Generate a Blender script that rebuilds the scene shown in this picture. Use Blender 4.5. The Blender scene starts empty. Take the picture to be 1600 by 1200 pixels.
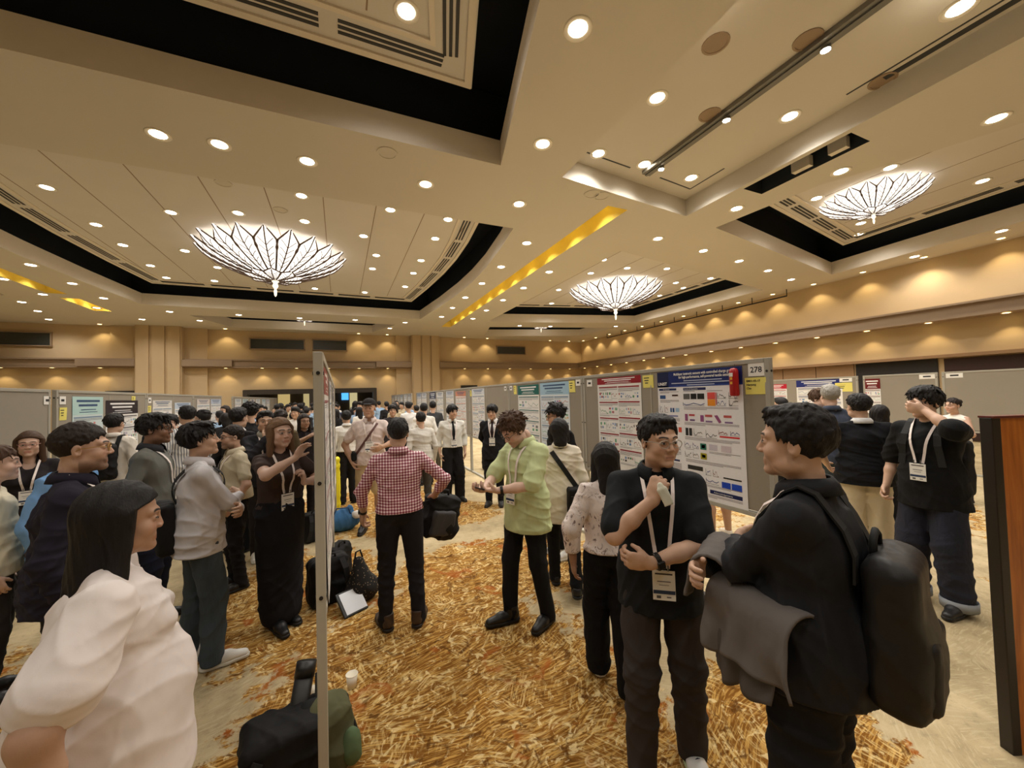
import bpy, bmesh, math, random
import numpy as np
from mathutils import Vector, Matrix
random.seed(7)
SC = bpy.context.scene
COL = SC.collection
# ------------------------------------------------------------------ camera
F_PX, YAW, PITCH, ROLL, CAM_H = 603.0, 24.1, 1.7, 1.64, 1.85
def _basis():
    y, p, r = map(math.radians, (YAW, PITCH, ROLL))
    f = np.array([math.sin(y)*math.cos(p), math.cos(y)*math.cos(p), math.sin(p)])
    rt = np.array([math.cos(y), -math.sin(y), 0.])
    up = np.cross(rt, f)
    return rt*math.cos(r)-up*math.sin(r), up*math.cos(r)+rt*math.sin(r), f
CR, CU, CF = _basis()
CC = np.array([0, 0, CAM_H])
cam = bpy.data.objects.new('camera', bpy.data.cameras.new('camera'))
COL.objects.link(cam)
cam.data.sensor_width = 36; cam.data.sensor_fit = 'HORIZONTAL'
cam.data.lens = F_PX/1600*36
cam.data.clip_start = 0.05; cam.data.clip_end = 200
cam.matrix_world = Matrix(((CR[0], CU[0], -CF[0], 0), (CR[1], CU[1], -CF[1], 0), (CR[2], CU[2], -CF[2], CAM_H), (0, 0, 0, 1)))
SC.camera = cam
# ------------------------------------------------------------------ world and exposure
world = bpy.data.worlds.new('hall_world'); SC.world = world; world.use_nodes = True
world.node_tree.nodes['Background'].inputs[0].default_value = (1.0, 0.9, 0.75, 1)
world.node_tree.nodes['Background'].inputs[1].default_value = 0.02
SC.view_settings.view_transform = 'Standard'; SC.view_settings.look = 'None'
SC.view_settings.exposure = 0.72; SC.view_settings.gamma = 1.0
SC.view_settings.use_curve_mapping = False
SC.cycles.use_adaptive_sampling = True; SC.cycles.adaptive_threshold = 0.025
SC.cycles.max_bounces = 5; SC.cycles.diffuse_bounces = 4; SC.cycles.glossy_bounces = 2
SC.cycles.transmission_bounces = 4; SC.cycles.transparent_max_bounces = 6
SC.cycles.caustics_reflective = False; SC.cycles.caustics_refractive = False
SC.cycles.sample_clamp_indirect = 4.0; SC.cycles.sample_clamp_direct = 0.0
E_DOWN, E_WASH, E_CHAN, E_LENS = 75.0, 20.0, 0.95, 10.0
# ------------------------------------------------------------------ pixel rays of the photograph (directions only)
def ray(px, py): return CF+CR*(px-800)/F_PX-CU*(py-600)/F_PX
def onz(px, py, z):
    d = ray(px, py); return CC+d*(z-CAM_H)/d[2]
def onx(px, py, x):
    d = ray(px, py); return CC+d*x/d[0]
def ony(px, py, y):
    d = ray(px, py); return CC+d*y/d[1]
def horizon(px):
    d0, d1 = ray(px, 500)[2], ray(px, 700)[2]
    return 500+200*d0/(d0-d1)
def at_depth(px, depth, z=0.0):
    # ground position seen in column px at a given distance along the view axis
    d = ray(px, horizon(px)); p = CC+d*depth
    return np.array([p[0], p[1], z])
# ------------------------------------------------------------------ mesh helpers
def lin(c):
    return tuple(((v/255)/12.92 if v/255 <= 0.04045 else ((v/255+0.055)/1.055)**2.4) for v in c)
def mesh(name, v, f, smooth=False):
    me = bpy.data.meshes.new(name)
    me.from_pydata([tuple(map(float, p)) for p in v], [], [tuple(map(int, q)) for q in f])
    if smooth: me.polygons.foreach_set('use_smooth', [True]*len(me.polygons))
    me.update(); return me
def obj(name, me, m=None, parent=None, loc=None, rot=None):
    o = bpy.data.objects.new(name, me); COL.objects.link(o)
    if m is not None and me is not None:
        for q in (m if isinstance(m, (list, tuple)) else [m]):
            if len(me.materials) == 0 or isinstance(m, (list, tuple)): me.materials.append(q)
    if parent is not None: o.parent = parent
    if loc is not None: o.location = tuple(map(float, loc))
    if rot is not None: o.rotation_euler = rot
    return o
def empty(name, loc=(0, 0, 0), rz=0.0):
    o = bpy.data.objects.new(name, None); COL.objects.link(o)
    o.empty_display_size = 0.1
    o.location = tuple(map(float, loc)); o.rotation_euler = (0, 0, rz); return o
def tag(o, label, cat, group=None):
    o['label'] = label; o['category'] = cat
    if group: o['group'] = group
    return o
def struct(o, label=None):
    o['kind'] = 'structure'
    if label: o['label'] = label
    return o
class MB:
    def __init__(s): s.v = []; s.f = []; s.mi = []
    def add(s, v, f, mi=0):
        n = len(s.v); s.v += [tuple(map(float, p)) for p in v]; s.f += [tuple(i+n for i in q) for q in f]; s.mi += [mi]*len(f)
    def box(s, c, d, rz=0, mi=0, M=None):
        x, y, z = d[0]/2, d[1]/2, d[2]/2
        P = np.array([[a*x, b*y, e*z] for e in (-1, 1) for b in (-1, 1) for a in (-1, 1)])
        if M is not None: P = P@np.asarray(M).T
        if rz:
            cs, sn = math.cos(rz), math.sin(rz)
            P = np.stack([P[:, 0]*cs-P[:, 1]*sn, P[:, 0]*sn+P[:, 1]*cs, P[:, 2]], 1)
        s.add(P+np.asarray(c), [(0, 2, 3, 1), (4, 5, 7, 6), (0, 1, 5, 4), (2, 6, 7, 3), (0, 4, 6, 2), (1, 3, 7, 5)], mi)
    def bevbox(s, c, d, b=0.01, mi=0, M=None):
        x, y, z = d[0]/2, d[1]/2, d[2]/2
        bm = bmesh.new(); bmesh.ops.create_cube(bm, size=1)
        for v in bm.verts: v.co = Vector((v.co.x*d[0], v.co.y*d[1], v.co.z*d[2]))
        bmesh.ops.bevel(bm, geom=list(bm.edges), offset=b, segments=2, profile=0.6, affect='EDGES')
        P = np.array([v.co[:] for v in bm.verts]); bm.verts.index_update()
        fs = [tuple(v.index for v in f.verts) for f in bm.faces]; bm.free()
        if M is not None: P = P@np.asarray(M).T
        s.add(P+np.asarray(c), fs, mi)
    def quad(s, a, b, c, d, mi=0): s.add([a, b, c, d], [(0, 1, 2, 3)], mi)
    def tube(s, pts, r, n=8, mi=0, cap=True):
        pts = [np.asarray(p, float) for p in pts]
        rr = r if hasattr(r, '__len__') else [r]*len(pts)
        t0 = pts[1]-pts[0]; t0 = t0/np.linalg.norm(t0)
        ref = np.array([0, 0, 1.]) if abs(t0[2]) < .9 else np.array([1., 0, 0])
        V = []; u = np.cross(t0, ref); u /= np.linalg.norm(u)
        for i, p in enumerate(pts):
            t = pts[min(i+1, len(pts)-1)]-pts[max(i-1, 0)]; t = t/(np.linalg.norm(t)+1e-9)
            u = u-t*(u@t); u /= (np.linalg.norm(u)+1e-9); w = np.cross(t, u)
            V += [p+rr[i]*(u*math.cos(2*math.pi*k/n)+w*math.sin(2*math.pi*k/n)) for k in range(n)]
        Fc = [(i*n+k, i*n+(k+1) % n, (i+1)*n+(k+1) % n, (i+1)*n+k) for i in range(len(pts)-1) for k in range(n)]
        if cap: Fc += [tuple(range(n-1, -1, -1)), tuple((len(pts)-1)*n+k for k in range(n))]
        s.add(V, Fc, mi)
    def lathe(s, prof, n=24, c=(0, 0, 0), mi=0):
        V = [(c[0]+r*math.cos(2*math.pi*k/n), c[1]+r*math.sin(2*math.pi*k/n), c[2]+z) for r, z in prof for k in range(n)]
        s.add(V, [(i*n+k, i*n+(k+1) % n, (i+1)*n+(k+1) % n, (i+1)*n+k) for i in range(len(prof)-1) for k in range(n)], mi)
    def disc(s, r, z, n=24, c=(0, 0), mi=0, up=False):
        V = [(c[0]+r*math.cos(2*math.pi*k/n), c[1]+r*math.sin(2*math.pi*k/n), z) for k in range(n)]
        q = tuple(range(n)); s.add(V, [q if up else q[::-1]], mi)
    def ribbon(s, pts, nrm, w, th=0.0015, mi=0):
        # flat strap along pts, facing nrm
        V = []; n = len(pts)
        for i in range(n):
            p = np.asarray(pts[i], float); t = np.asarray(pts[min(i+1, n-1)], float)-np.asarray(pts[max(i-1, 0)], float)
            t /= np.linalg.norm(t)+1e-9; m = np.asarray(nrm[i], float); sd = np.cross(t, m); sd /= np.linalg.norm(sd)+1e-9
            m = np.cross(sd, t)
            V += [p-sd*w/2, p+sd*w/2, p+sd*w/2+m*th, p-sd*w/2+m*th]
        Fc = []
        for i in range(n-1):
            for k in range(4): Fc.append((i*4+k, i*4+(k+1) % 4, i*4+4+(k+1) % 4, i*4+4+k))
        Fc += [(3, 2, 1, 0), tuple((n-1)*4+k for k in range(4))]
        s.add(V, Fc, mi)
    def mesh(s, name, smooth=False):
        me = mesh(name, s.v, s.f, smooth)
        if any(s.mi): me.polygons.foreach_set('material_index', s.mi)
        return me
    def build(s, name, m, parent=None, smooth=False, loc=None, rot=None):
        return obj(name, s.mesh(name, smooth), m, parent, loc, rot)
# ------------------------------------------------------------------ materials
MATS = {}
def nodes_of(name):
    m = bpy.data.materials.new(name); m.use_nodes = True
    nt = m.node_tree; b = nt.nodes['Principled BSDF']; return m, nt, b
def N(nt, t, **kw):
    n = nt.nodes.new(t)
    for k, v in kw.items(): setattr(n, k, v)
    return n
def L(nt, a, b): nt.links.new(a, b)
def MATH(nt, op, a, b=None, clamp=False):
    n = nt.nodes.new('ShaderNodeMath'); n.operation = op; n.use_clamp = clamp
    for i, q in enumerate((a, b)):
        if q is None: continue
        if isinstance(q, (int, float)): n.inputs[i].default_value = q
        else: nt.links.new(q, n.inputs[i])
    return n.outputs[0]
def MIX(nt, fac, a, b):
    n = nt.nodes.new('ShaderNodeMix'); n.data_type = 'RGBA'
    for i, q in ((0, fac), (6, a), (7, b)):
        if hasattr(q, 'is_linked') or hasattr(q, 'links'): nt.links.new(q, n.inputs[i])
        elif isinstance(q, (int, float)): n.inputs[i].default_value = q
        else: n.inputs[i].default_value = (*q, 1) if len(q) == 3 else q
    return n.outputs[2]
def RAMP(nt, fac, stops):
    n = nt.nodes.new('ShaderNodeValToRGB'); e = n.color_ramp.elements
    while len(e) < len(stops): e.new(0.5)
    for i, (p, c) in enumerate(stops): e[i].position = p; e[i].color = (*c, 1)
    nt.links.new(fac, n.inputs[0]); return n.outputs[0]
def NOISE(nt, vec, scale, detail=2, rough=0.5, dist=0):
    n = nt.nodes.new('ShaderNodeTexNoise'); n.inputs['Scale'].default_value = scale; n.inputs['Detail'].default_value = detail
    n.inputs['Roughness'].default_value = rough; n.inputs['Distortion'].default_value = dist
    if vec is not None: nt.links.new(vec, n.inputs['Vector'])
    return n.outputs[0]
def BUMP(nt, b, h, strength=0.3, dist=0.01):
    n = nt.nodes.new('ShaderNodeBump'); n.inputs['Strength'].default_value = strength; n.inputs['Distance'].default_value = dist
    nt.links.new(h, n.inputs['Height']); nt.links.new(n.outputs[0], b.inputs['Normal'])
def OBJCO(nt): return nt.nodes.new('ShaderNodeTexCoord').outputs['Object']
def MAP(nt, vec, scale=(1, 1, 1), rot=(0, 0, 0)):
    n = nt.nodes.new('ShaderNodeMapping'); n.inputs['Scale'].default_value = scale; n.inputs['Rotation'].default_value = rot
    nt.links.new(vec, n.inputs['Vector']); return n.outputs[0]
def M(name, c, rough=0.6, metal=0.0, var=0.0, vscale=8, bump=0.0, bscale=60, emit=0.0, ecol=None, spec=0.5, alpha=1.0):
    if name in MATS: return MATS[name]
    m, nt, b = nodes_of(name); c = lin(c) if max(c) > 1 else c
    b.inputs['Roughness'].default_value = rough; b.inputs['Metallic'].default_value = metal
    b.inputs['Specular IOR Level'].default_value = spec
    co = OBJCO(nt)
    n = NOISE(nt, co, vscale, 3)
    v = max(var, 0.03)
    L(nt, MIX(nt, n, tuple(x*(1-v) for x in c), tuple(min(1, x*(1+v)) for x in c)), b.inputs['Base Color'])
    if bump: BUMP(nt, b, NOISE(nt, co, bscale, 3), bump, 0.004)
    if emit:
        b.inputs['Emission Color'].default_value = (*(lin(ecol) if ecol else c), 1); b.inputs['Emission Strength'].default_value = emit
    MATS[name] = m; return m
def cloth(name, c, rough=0.85, fold=0.35, var=0.08, spec=0.25):
    if name in MATS: return MATS[name]
    m, nt, b = nodes_of(name); c = lin(c); co = OBJCO(nt)
    b.inputs['Roughness'].default_value = rough; b.inputs['Specular IOR Level'].default_value = spec
    L(nt, MIX(nt, NOISE(nt, co, 14, 3), tuple(x*(1-var) for x in c), tuple(min(1, x*(1+var)) for x in c)), b.inputs['Base Color'])
    h = MATH(nt, 'ADD', MATH(nt, 'MULTIPLY', NOISE(nt, MAP(nt, co, (9, 9, 5)), 1.4, 1, .5, .7), 1.0), MATH(nt, 'MULTIPLY', NOISE(nt, co, 350, 1), .02))
    BUMP(nt, b, h, fold, 0.03)
    MATS[name] = m; return m
def vcol(name, rough=0.55, bump=0.0, spec=0.4):
    if name in MATS: return MATS[name]
    m, nt, b = nodes_of(name)
    a = N(nt, 'ShaderNodeAttribute', attribute_name='Col'); co = OBJCO(nt)
    n = NOISE(nt, co, 45, 3)
    mx = nt.nodes.new('ShaderNodeMix'); mx.data_type = 'RGBA'; mx.blend_type = 'MULTIPLY'
    mx.inputs[0].default_value = 0.10; L(nt, a.outputs['Color'], mx.inputs[6]); L(nt, n, mx.inputs[7])
    L(nt, mx.outputs[2], b.inputs['Base Color'])
    b.inputs['Roughness'].default_value = rough; b.inputs['Specular IOR Level'].default_value = spec
    if bump: BUMP(nt, b, NOISE(nt, co, 180, 2), bump, 0.002)
    MATS[name] = m; return m
# ================================================================== the setting
H, TOP = 6.0, 7.3
XW, XL_W, YB, YN = 18.0, -21.4, 26.3, -9.0
m_ceil = M('ceiling_paint', (206, 199, 186), .75, var=.03, vscale=.7, bump=.05, bscale=30)
m_fascia = M('fascia_paint', (226, 216, 200), .7, var=.02)
m_panel = M('coffer_panel_paint', (214, 208, 200), .75, var=.04, vscale=1.2, bump=.08, bscale=9)
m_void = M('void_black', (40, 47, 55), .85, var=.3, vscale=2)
m_wall = M('wall_fabric', (196, 172, 136), .9, var=.05, vscale=1.5, bump=.15, bscale=90)
m_ledge = M('ledge_taupe', (150, 128, 104), .7, var=.04)
m_wallpan = M('wall_wood_panel', (150, 118, 86), .6, var=.08)
m_dark = M('opening_dark', (30, 26, 24), .7, var=.2)
m_gold = M('slot_gold', (246, 224, 120), .45, var=.05)
m_trimring = M('downlight_trim', (235, 228, 214), .4)
m_lens = M('downlight_lens', (255, 246, 226), .4, emit=E_LENS, ecol=(255, 244, 222))
m_washlens = M('washer_lens', (255, 226, 160), .4, emit=E_LENS*.6, ecol=(255, 222, 150))
m_track = M('track_metal', (120, 118, 112), .35, metal=.6)
m_grille = M('grille_dark', (52, 52, 52), .6)
m_white = M('white_plastic', (236, 232, 224), .4)

def carpet():
    m, nt, b = nodes_of('carpet')
    co = OBJCO(nt)
    wn = nt.nodes.new('ShaderNodeTexNoise'); wn.inputs['Scale'].default_value = 1.1; wn.inputs['Detail'].default_value = 2; L(nt, co, wn.inputs['Vector'])
    sub = N(nt, 'ShaderNodeVectorMath', operation='SUBTRACT'); L(nt, wn.outputs['Color'], sub.inputs[0]); sub.inputs[1].default_value = (.5, .5, .5)
    sc = N(nt, 'ShaderNodeVectorMath', operation='SCALE'); L(nt, sub.outputs[0], sc.inputs[0]); sc.inputs['Scale'].default_value = .35
    ad = N(nt, 'ShaderNodeVectorMath', operation='ADD'); L(nt, co, ad.inputs[0]); L(nt, sc.outputs[0], ad.inputs[1])
    wco = ad.outputs[0]
    sep = N(nt, 'ShaderNodeSeparateXYZ'); L(nt, wco, sep.inputs[0])
    # woven figure patches (gold) against the stone ground
    tot = None
    for (cx, cy, rx, ry, s) in ((.55, 2.2, 1.15, 1.7, 1), (-.35, 4.3, .75, 1.1, 1), (1.55, 4.0, 1.15, .75, 1), (1.15, 6.1, 1.25, .7, 1), (.3, 7.6, 1.4, .9, .9), (2.15, 1.35, .55, .55, .9), (-2.3, 3.0, .9, 1.3, .7), (.9, .2, 1.4, 1.0, 1),
                                (-1.8, 7.5, 1.0, 1.2, .8), (4.9, 4.5, 1.1, 1.0, .45), (7.5, 3.0, 1.2, 1.4, .45), (1.8, 9.5, .9, 1.5, .8), (-1.6, 10.5, 1.2, 1.2, .8), (1.5, 13.5, 1.2, 1.5, .8), (5.8, .9, .7, .7, .4), (9, 6, 1.3, 1.3, .4)):
        dx = MATH(nt, 'DIVIDE', MATH(nt, 'SUBTRACT', sep.outputs[0], cx), rx); dy = MATH(nt, 'DIVIDE', MATH(nt, 'SUBTRACT', sep.outputs[1], cy), ry)
        d2 = MATH(nt, 'ADD', MATH(nt, 'MULTIPLY', dx, dx), MATH(nt, 'MULTIPLY', dy, dy))
        g = MATH(nt, 'MULTIPLY', MATH(nt, 'SUBTRACT', 1.5, d2), s); g = MATH(nt, 'MAXIMUM', g, -1.0)
        tot = g if tot is None else MATH(nt, 'MAXIMUM', tot, g)
    brk = NOISE(nt, co, 5.5, 5, .7)
    tot = MATH(nt, 'ADD', tot, MATH(nt, 'MULTIPLY', MATH(nt, 'SUBTRACT', brk, .5), 2.4))
    mask = MATH(nt, 'MULTIPLY', MATH(nt, 'SUBTRACT', tot, .38), 7.0, clamp=True)
    # woven strokes: mostly one hatching direction, some cells turned
    def strokes(vs, across, along, seed, thr, base, spread, gain=9):
        vo = N(nt, 'ShaderNodeTexVoronoi'); vo.inputs['Scale'].default_value = vs; vo.inputs['Randomness'].default_value = 1
        off = N(nt, 'ShaderNodeVectorMath', operation='ADD'); L(nt, wco, off.inputs[0]); off.inputs[1].default_value = (seed, seed*.7, 0)
        L(nt, off.outputs[0], vo.inputs['Vector'])
        sx = N(nt, 'ShaderNodeSeparateColor'); L(nt, vo.outputs['Color'], sx.inputs[0])
        ang = MATH(nt, 'ADD', MATH(nt, 'MULTIPLY', MATH(nt, 'SUBTRACT', sx.outputs[0], .5), spread), base)
        vr = N(nt, 'ShaderNodeVectorRotate', rotation_type='Z_AXIS'); L(nt, off.outputs[0], vr.inputs['Vector']); L(nt, ang, vr.inputs['Angle'])
        mp = MAP(nt, vr.outputs[0], (along, across, 1))
        n = NOISE(nt, mp, 1.0, 3, .6, .5)
        return MATH(nt, 'MULTIPLY', MATH(nt, 'SUBTRACT', n, thr), gain, clamp=True), sx.outputs[1]
    def blot(scale, thr, gain, dist=1.5, det=3): return MATH(nt, 'MULTIPLY', MATH(nt, 'SUBTRACT', NOISE(nt, co, scale, det, .55, dist), thr), gain, clamp=True)
    HA = -math.radians(8)
    s1, r1 = strokes(1.1, 78, 8, 3.1, .48, HA, .6)
    s2, r2 = strokes(4.2, 55, 9, 9.7, .50, HA, 3.0, 9)
    s3, r3 = strokes(1.3, 70, 9, 5.2, .52, HA, 1.5)
    base_c = MIX(nt, NOISE(nt, co, 3.2, 4, .6), lin((104, 66, 22)), lin((152, 102, 40)))
    c1 = MIX(nt, s1, base_c, lin((196, 152, 80)))
    c1 = MIX(nt, MATH(nt, 'MULTIPLY', MATH(nt, 'MULTIPLY', s2, blot(2.6, .40, 6)), .8), c1, lin((228, 198, 134)))
    c1 = MIX(nt, MATH(nt, 'MULTIPLY', blot(9, .565, 14, 2.5), .75), c1, lin((236, 212, 156)))
    c1 = MIX(nt, MATH(nt, 'MULTIPLY', blot(7, .575, 14, 2.0), .75), c1, lin((88, 52, 18)))
    c1 = MIX(nt, MATH(nt, 'MULTIPLY', blot(3.1, .60, 18, 1.0), .7), c1, lin((160, 84, 30)))
    g0 = MIX(nt, MATH(nt, 'MULTIPLY', MATH(nt, 'SUBTRACT', NOISE(nt, co, 2.2, 5, .65), .35), 3, clamp=True), lin((164, 146, 112)), lin((206, 186, 148)))
    g1 = MIX(nt, MATH(nt, 'MULTIPLY', s3, .5), g0, lin((206, 192, 156)))
    g1 = MIX(nt, MATH(nt, 'MULTIPLY', MATH(nt, 'SUBTRACT', NOISE(nt, co, 16, 4, .7), .55), 2.2, clamp=True), g1, lin((118, 108, 84)))
    col = MIX(nt, mask, g1, c1)
    L(nt, col, b.inputs['Base Color']); b.inputs['Roughness'].default_value = .95; b.inputs['Specular IOR Level'].default_value = .1
    BUMP(nt, b, NOISE(nt, co, 260, 2), .35, .006)
    return m
fl = MB(); fl.box(((XW+XL_W)/2, (YB+YN)/2+3, -.05), (XW-XL_W+2, YB-YN+10, .1))
struct(fl.build('floor', carpet()), 'patterned carpet in stone grey with gold and brown leaf figures')

# ---- ceiling outlines
CX = -1.7
def mir(p): return [(2*CX-x, y) for x, y in p][::-1]
cofA = [(4.0, 8.6), (4.2, 9.9), (4.38, 11.6), (4.45, 13.2), (4.42, 14.9), (4.25, 17.3), (3.92, 20.4)]
cofA = cofA+mir(cofA)
cofN = [(1.0, -5), (1.45, 1.0), (2.0, 3.5), (2.71, 6.28)]; cofN = cofN+mir(cofN)
cofR = [(7.6, 8.9), (16.38, 10.4), (16.35, 18.1), (7.6, 20.1)]
cofC = [(8.86, 6.75), (9.1, 4.5), (9.75, 3.1), (10.4, 1.4), (11.2, -4), (16.0, -4), (16.3, 3.5), (16.77, 8.09)][::-1]
cofF = [(-6.3, 22.3), (2.9, 22.3), (1.9, 25.3), (-5.3, 25.3)]
cofG = [(8.3, 21.6), (16.2, 19.8), (15.8, 23.2), (9.2, 25.0)]
slotR = [(5.5, 6.8), (6.05, 6.8), (6.05, 22.2), (5.5, 22.2)]
recess = [(3.95, -7), (7.6, -7), (7.6, 6.55), (3.95, 6.2)]
hatch = [(7.72, 3.35), (8.3, 3.35), (8.3, 5.2), (7.72, 5.2)]
slotL1 = [(-9.55, 6.8), (-9.0, 6.8), (-9.0, 19.3), (-9.55, 19.3)]
slotL2 = [(-9.55, 20.0), (-9.0, 20.0), (-9.0, 22.3), (-9.55, 22.3)]
cofL = mir(cofR)
def fill(name, outer, holes, z, m, parent=None):
    bm = bmesh.new()
    for lp in [outer]+holes:
        vs = [bm.verts.new((x, y, z)) for x, y in lp]
        for i in range(len(vs)): bm.edges.new((vs[i], vs[(i+1) % len(vs)]))
    bmesh.ops.triangle_fill(bm, use_beauty=True, use_dissolve=False, edges=list(bm.edges))
    me = bpy.data.meshes.new(name); bm.to_mesh(me); bm.free()
    return obj(name, me, m, parent)
def ccw(p):
    a = sum(p[i][0]*p[(i+1) % len(p)][1]-p[(i+1) % len(p)][0]*p[i][1] for i in range(len(p)))
    return p if a > 0 else p[::-1]
def inset(p, d):
    p = ccw(p); n = len(p); out = []
    for i in range(n):
        a, b, c = (np.array(p[j % n], float) for j in (i-1, i, i+1))
        e1 = (b-a)/np.linalg.norm(b-a); e2 = (c-b)/np.linalg.norm(c-b)
        n1 = np.array([-e1[1], e1[0]]); n2 = np.array([-e2[1], e2[0]]); bis = n1+n2; bis /= np.linalg.norm(bis)
        out.append(tuple(b+bis*d/max(.35, bis@n1)))
    return out
def ring_wall(mb, p, z0, z1, th=0.0, mi=0):
    n = len(p)
    mb.add([(x, y, z0) for x, y in p]+[(x, y, z1) for x, y in p], [(i, (i+1) % n, n+(i+1) % n, n+i) for i in range(n)], mi)
allh = [cofA, cofN, cofR, cofC, cofF, cofG, slotR, recess, hatch, slotL1, slotL2, cofL]
ceiling = fill('ceiling', [(XL_W-1, YN), (XW+1, YN), (XW+1, YB+1), (XL_W-1, YB+1)], allh, H, m_ceil)
struct(ceiling, 'beige banquet hall ceiling with deep lit coffers')
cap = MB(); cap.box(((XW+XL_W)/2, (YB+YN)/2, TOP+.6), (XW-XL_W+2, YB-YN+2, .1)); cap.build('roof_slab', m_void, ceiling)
def coffer(p, fas=.46, ins=.55, pz=.78, grille=True, small=False):
    p = ccw(p)
    mb = MB(); ring_wall(mb, p, H, H+fas); o2 = inset(p, -.12)
    n = len(p); mb.add([(x, y, H+fas) for x, y in p]+[(x, y, H+fas) for x, y in o2], [(i, (i+1) % n, n+(i+1) % n, n+i) for i in range(n)])
    mb.build('coffer_fascia', m_fascia, ceiling)
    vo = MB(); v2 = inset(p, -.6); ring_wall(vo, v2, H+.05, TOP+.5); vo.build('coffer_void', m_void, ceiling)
    q = inset(p, ins); pan = MB()
    bm = bmesh.new(); vs = [bm.verts.new((x, y, H+pz)) for x, y in q]
    for i in range(len(vs)): bm.edges.new((vs[i], vs[(i+1) % len(vs)]))
    bmesh.ops.triangle_fill(bm, use_beauty=True, edges=list(bm.edges)); bm.verts.index_update()
    pan.add([v.co[:] for v in bm.verts], [tuple(v.index for v in f.verts) for f in bm.faces]); bm.free()
    ring_wall(pan, q, H+pz, H+pz+.3)
    pan.build('coffer_panel', m_panel, ceiling)
    # moulding frame around the panel
    if not small:
        for dd, w in ((.02, .1), (.55, .07)):
            a, b2 = inset(q, dd), inset(q, dd+w); fr = MB()
            ring_wall(fr, a, H+pz-.03, H+pz); ring_wall(fr, b2, H+pz-.03, H+pz)
            fr.add([(x, y, H+pz-.03) for x, y in a]+[(x, y, H+pz-.03) for x, y in b2], [(i, (i+1) % n, n+(i+1) % n, n+i) for i in range(n)])
            fr.build('panel_moulding', m_fascia, ceiling)
        # air slots between the mouldings
        g1 = inset(q, .34)
        for i in range(n):
            a, b2 = np.array(g1[i]), np.array(g1[(i+1) % n]); ln = np.linalg.norm(b2-a)
            if ln < .8: continue
            t = (b2-a)/ln; nn = np.array([-t[1], t[0]]); k = max(1, int(ln/1.45)); seg = ln/k
            for j in range(k):
                c = a+t*seg*(j+.5); gm = MB()
                for s in (-.085, 0, .085):
                    cc = c+nn*s; gm.box((cc[0], cc[1], H+pz-.004), (seg*.86, .045, .012), math.atan2(t[1], t[0]))
                gm.build('air_slot', m_grille, ceiling)
    # board joints on the panel
    if not small:
        xs = [x for x, y in q]; ys = [y for x, y in q]; x = min(xs)+.9; j = 0
        while x < max(xs)-.5:
            # clip the line to the polygon
            cr = []
            for i in range(n):
                (x0, y0), (x1, y1) = q[i], q[(i+1) % n]
                if (x0-x)*(x1-x) < 0: cr.append(y0+(y1-y0)*(x-x0)/(x1-x0))
            if len(cr) == 2:
                ya, yb = min(cr)+.7, max(cr)-.7
                if yb > ya: mb3 = MB(); mb3.box((x, (ya+yb)/2, H+pz-.001), (.022, yb-ya, .004)); mb3.build('panel_joint', m_ledge, ceiling)
            x += 1.22
for c_ in (cofA, cofN, cofR, cofC): coffer(c_)
for c_ in (cofF, cofG, cofL): coffer(c_, small=True)
# lit gold slots
for sl in (slotR, slotL1, slotL2):
    mb = MB(); ring_wall(mb, ccw(sl), H, H+.5); xs = [p[0] for p in sl]; ys = [p[1] for p in sl]
    mb.box(((min(xs)+max(xs))/2, (min(ys)+max(ys))/2, H+.53), (max(xs)-min(xs), max(ys)-min(ys), .06))
    mb.build('light_slot', m_gold, ceiling)
# raised panel of the folding-wall track
mb = MB(); ring_wall(mb, ccw(recess), H, H+.4)
mb.add([(x, y, H+.4) for x, y in recess], [(3, 2, 1, 0)]); mb.build('raised_panel', m_ceil, ceiling)
mb = MB(); ring_wall(mb, ccw(hatch), H, H+.75); mb.add([(x, y, H+.75) for x, y in hatch], [(3, 2, 1, 0)]); mb.build('service_hatch', m_void, ceiling)
mb = MB()
for (a, w) in ((3.75, .28), (4.35, .32)): mb.box((8.2, a, H+.14), (.12, w, .2))
mb.build('hatch_crate', m_fascia, ceiling)
mb = MB(); mb.box((5.86, -.3, H+.37), (.2, 12.6, .08)); mb.box((5.86, -.3, H+.325), (.05, 12.6, .03)); mb.build('wall_track', m_track, ceiling)
for x0, y0, x1, y1 in ((4.25, -7, 4.25, 5.9), (4.25, 5.9, 5.45, 6.0), (6.3, 6.05, 7.3, 6.15), (7.3, 6.15, 7.3, 5.3), (7.3, 3.2, 7.3, -7)):
    ln = math.hypot(x1-x0, y1-y0); mb = MB(); mb.box(((x0+x1)/2, (y0+y1)/2, H+.398), (ln, .03, .006), math.atan2(y1-y0, x1-x0)); mb.build('panel_seam', m_grille, ceiling)
mb = MB(); mb.box((7.45, 1.2, H+.395), (.1, 3.2, .012)); mb.build('air_slot', m_grille, ceiling)
# round ceiling speakers
for px, py, z in ((1262, 62, H+.4), (1109, 179, H+.4), (1379, 126, H+.4), (1118, 68, H+.4), (605, 239, H), (438, 328, H+.78), (349, 286, H+.78), (940, 306, H), (925, 303, H)):
    p = onz(px, py, z); mb = MB(); mb.lathe([(.17, .0), (.17, -.012), (.14, -.014), (.14, -.006), (.001, -.006)], 20)
    mb.build('ceiling_speaker', m_ledge if py < 200 else m_ceil, ceiling, loc=(p[0], p[1], z))

# ---- walls
def wall_box(mb, c, d): mb.box(c, d)
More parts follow.
